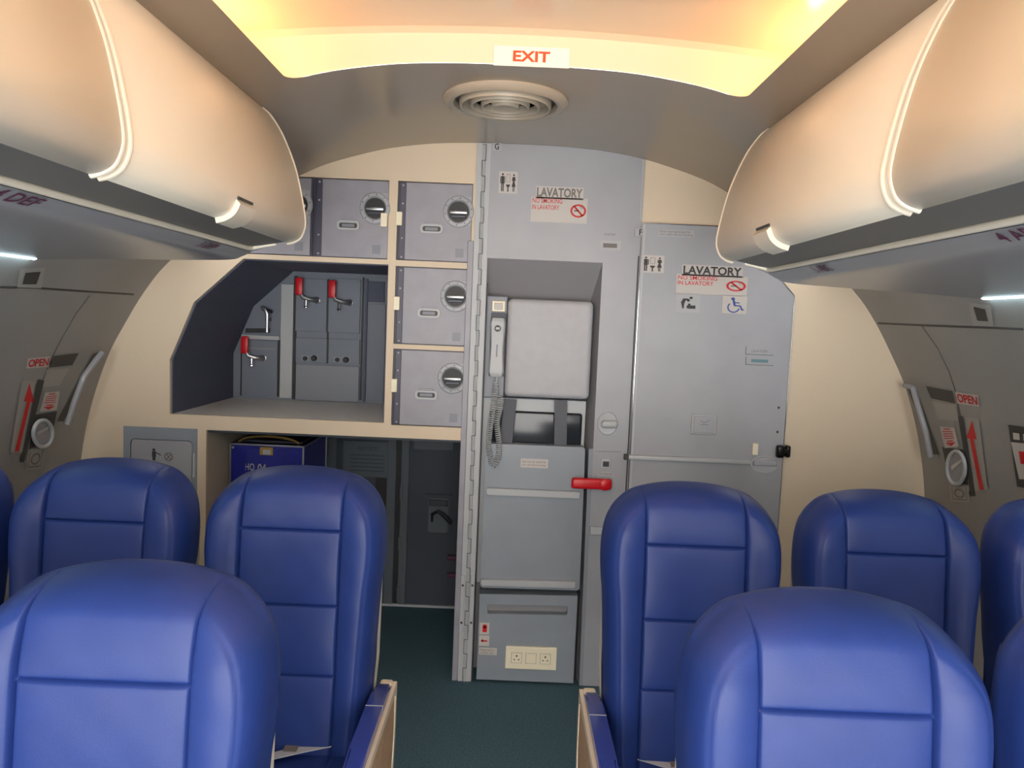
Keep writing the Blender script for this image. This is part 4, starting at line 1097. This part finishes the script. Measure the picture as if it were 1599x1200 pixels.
def armrest(t, sx, far=False):
    k = dict(local=True); c = sx*.228
    lo_, hi_ = lambda a, b: min(a, b), lambda a, b: max(a, b)
    o_ = rpoly([(.052, .582), (.02, .578), (-.40, .576), (-.432, .55), (-.38, .44), (-.33, .31), (.02, .31), (.05, .44)], .03, 4)
    i_ = rpoly([(.030, .556), (-.36, .560), (-.375, .52), (-.335, .43), (-.30, .345), (.0, .345), (.028, .44)], .02, 4)
    x0, x1 = sorted((c+sx*.012, c+sx*.021))
    fr_ = prism(bmesh.new(), o_, 0, 1, [i_])       # built in (x, z) and turned side on
    for v in fr_.verts: y_, d_ = v.co.x, v.co.y; v.co.x = x0+(x1-x0)*d_; v.co.y = y_
    a = obj('armrest', fr_, 'armcream', t, **k)
    x2, x3 = sorted((c-sx*.020, c+sx*.012))
    obj('rear_cap', box(bmesh.new(), x2, x3, .026, .050, .545, .583, bev=.006), 'armcream', a, **k)
    pts = [(.026, .582), (.0, .590), (-.05, .596), (-.15, .600), (-.30, .601), (-.39, .592), (-.42, .562), (-.40, .525), (-.2, .53), (.026, .53)]
    xa, xb = sorted((c-sx*.027, c+sx*.0125))
    obj('armrest_pad', sidepoly(pts, xa, xb, bev=.006), 'armblue', a, smooth=True, **k)
    obj('pad_joint', box(bmesh.new(), xa-.0004, xb+.0004, -.121, -.119, .53, .5998), 'lightg', a, **k)
    xc_, xd = sorted((c+sx*.012, c+sx*.019))
    obj('side_trim', sidepoly(i_, xc_, xd), 'tan', a, **k)
def belt(t, sx):
    k = dict(local=True); bt = bmesh.new(); rows = []
    for i in range(17):
        u = i/16; c = Vector((sx*(.195-.235*u), -.035-.13*u**.8, .480+.006*math.sin(PI*u)+.03*max(0, .12-u)/.12)); w_ = Vector((sx*.35, 1, 0)).normalized()*.022
        rows.append([tuple(c-w_), tuple(c+w_), tuple(c+w_+Vector((0, 0, .002))), tuple(c-w_+Vector((0, 0, .002))), tuple(c-w_)])
    sheet(bt, rows); be = obj('seat_belt', bt, 'belt', t, smooth=True, **k)
    obj('belt_tab', box(bmesh.new(), sx*(-.045)-.02, sx*(-.045)+.02, -.192, -.142, .480, .488, bev=.003), 'metal', be, **k)
    obj('belt_label', box(bmesh.new(), sx*.03-.016, sx*.03+.016, -.135, -.108, .4875, .4895), 'greyp', be, **k)
proto = base_seat()
Y1, Y2 = 1.062, 1.838
spec = [
 (-.487, Y2, 'blue aisle seat left of the gangway in the row nearest the bulkhead', -1),
 (-.952, Y2, 'blue middle seat of the left block in the row nearest the bulkhead', 0),
 (-1.415, Y2, 'blue window seat of the left block in the rear row, cut by the picture edge', 0),
 (.474, Y2, 'blue aisle seat right of the gangway in the row nearest the bulkhead', 1),
 (.948, Y2, 'blue middle seat of the right block in the row nearest the bulkhead', 0),
 (1.415, Y2, 'blue window seat of the right block in the rear row, cut by the picture edge', 0),
 (-.517, Y1, 'large blue aisle seat in the near left foreground', -1),
 (-.985, Y1, 'blue middle seat in the near row, a sliver at the left picture edge', 0),
 (.496, Y1, 'large blue aisle seat in the near right foreground', 1),
 (.964, Y1, 'blue middle seat in the near row, cut by the right picture edge', 0)]
for i, (x, y, lab, arm) in enumerate(spec):
    o = dup(proto, (x, y, 0), lab)
    if arm: armrest(o, -arm)
    belt(o, 1 if x < 0 else -1)
for ch in list(proto.children_recursive): bpy.data.objects.remove(ch)
bpy.data.objects.remove(proto)
# tidy Blender suffixes so every kind starts without a number
kinds = {}
for o in list(S.objects):
    kinds.setdefault(o.name.split('.')[0], []).append(o)
for k_, L_ in kinds.items():
    if not any(o.name == k_ for o in L_): L_[0].name = k_
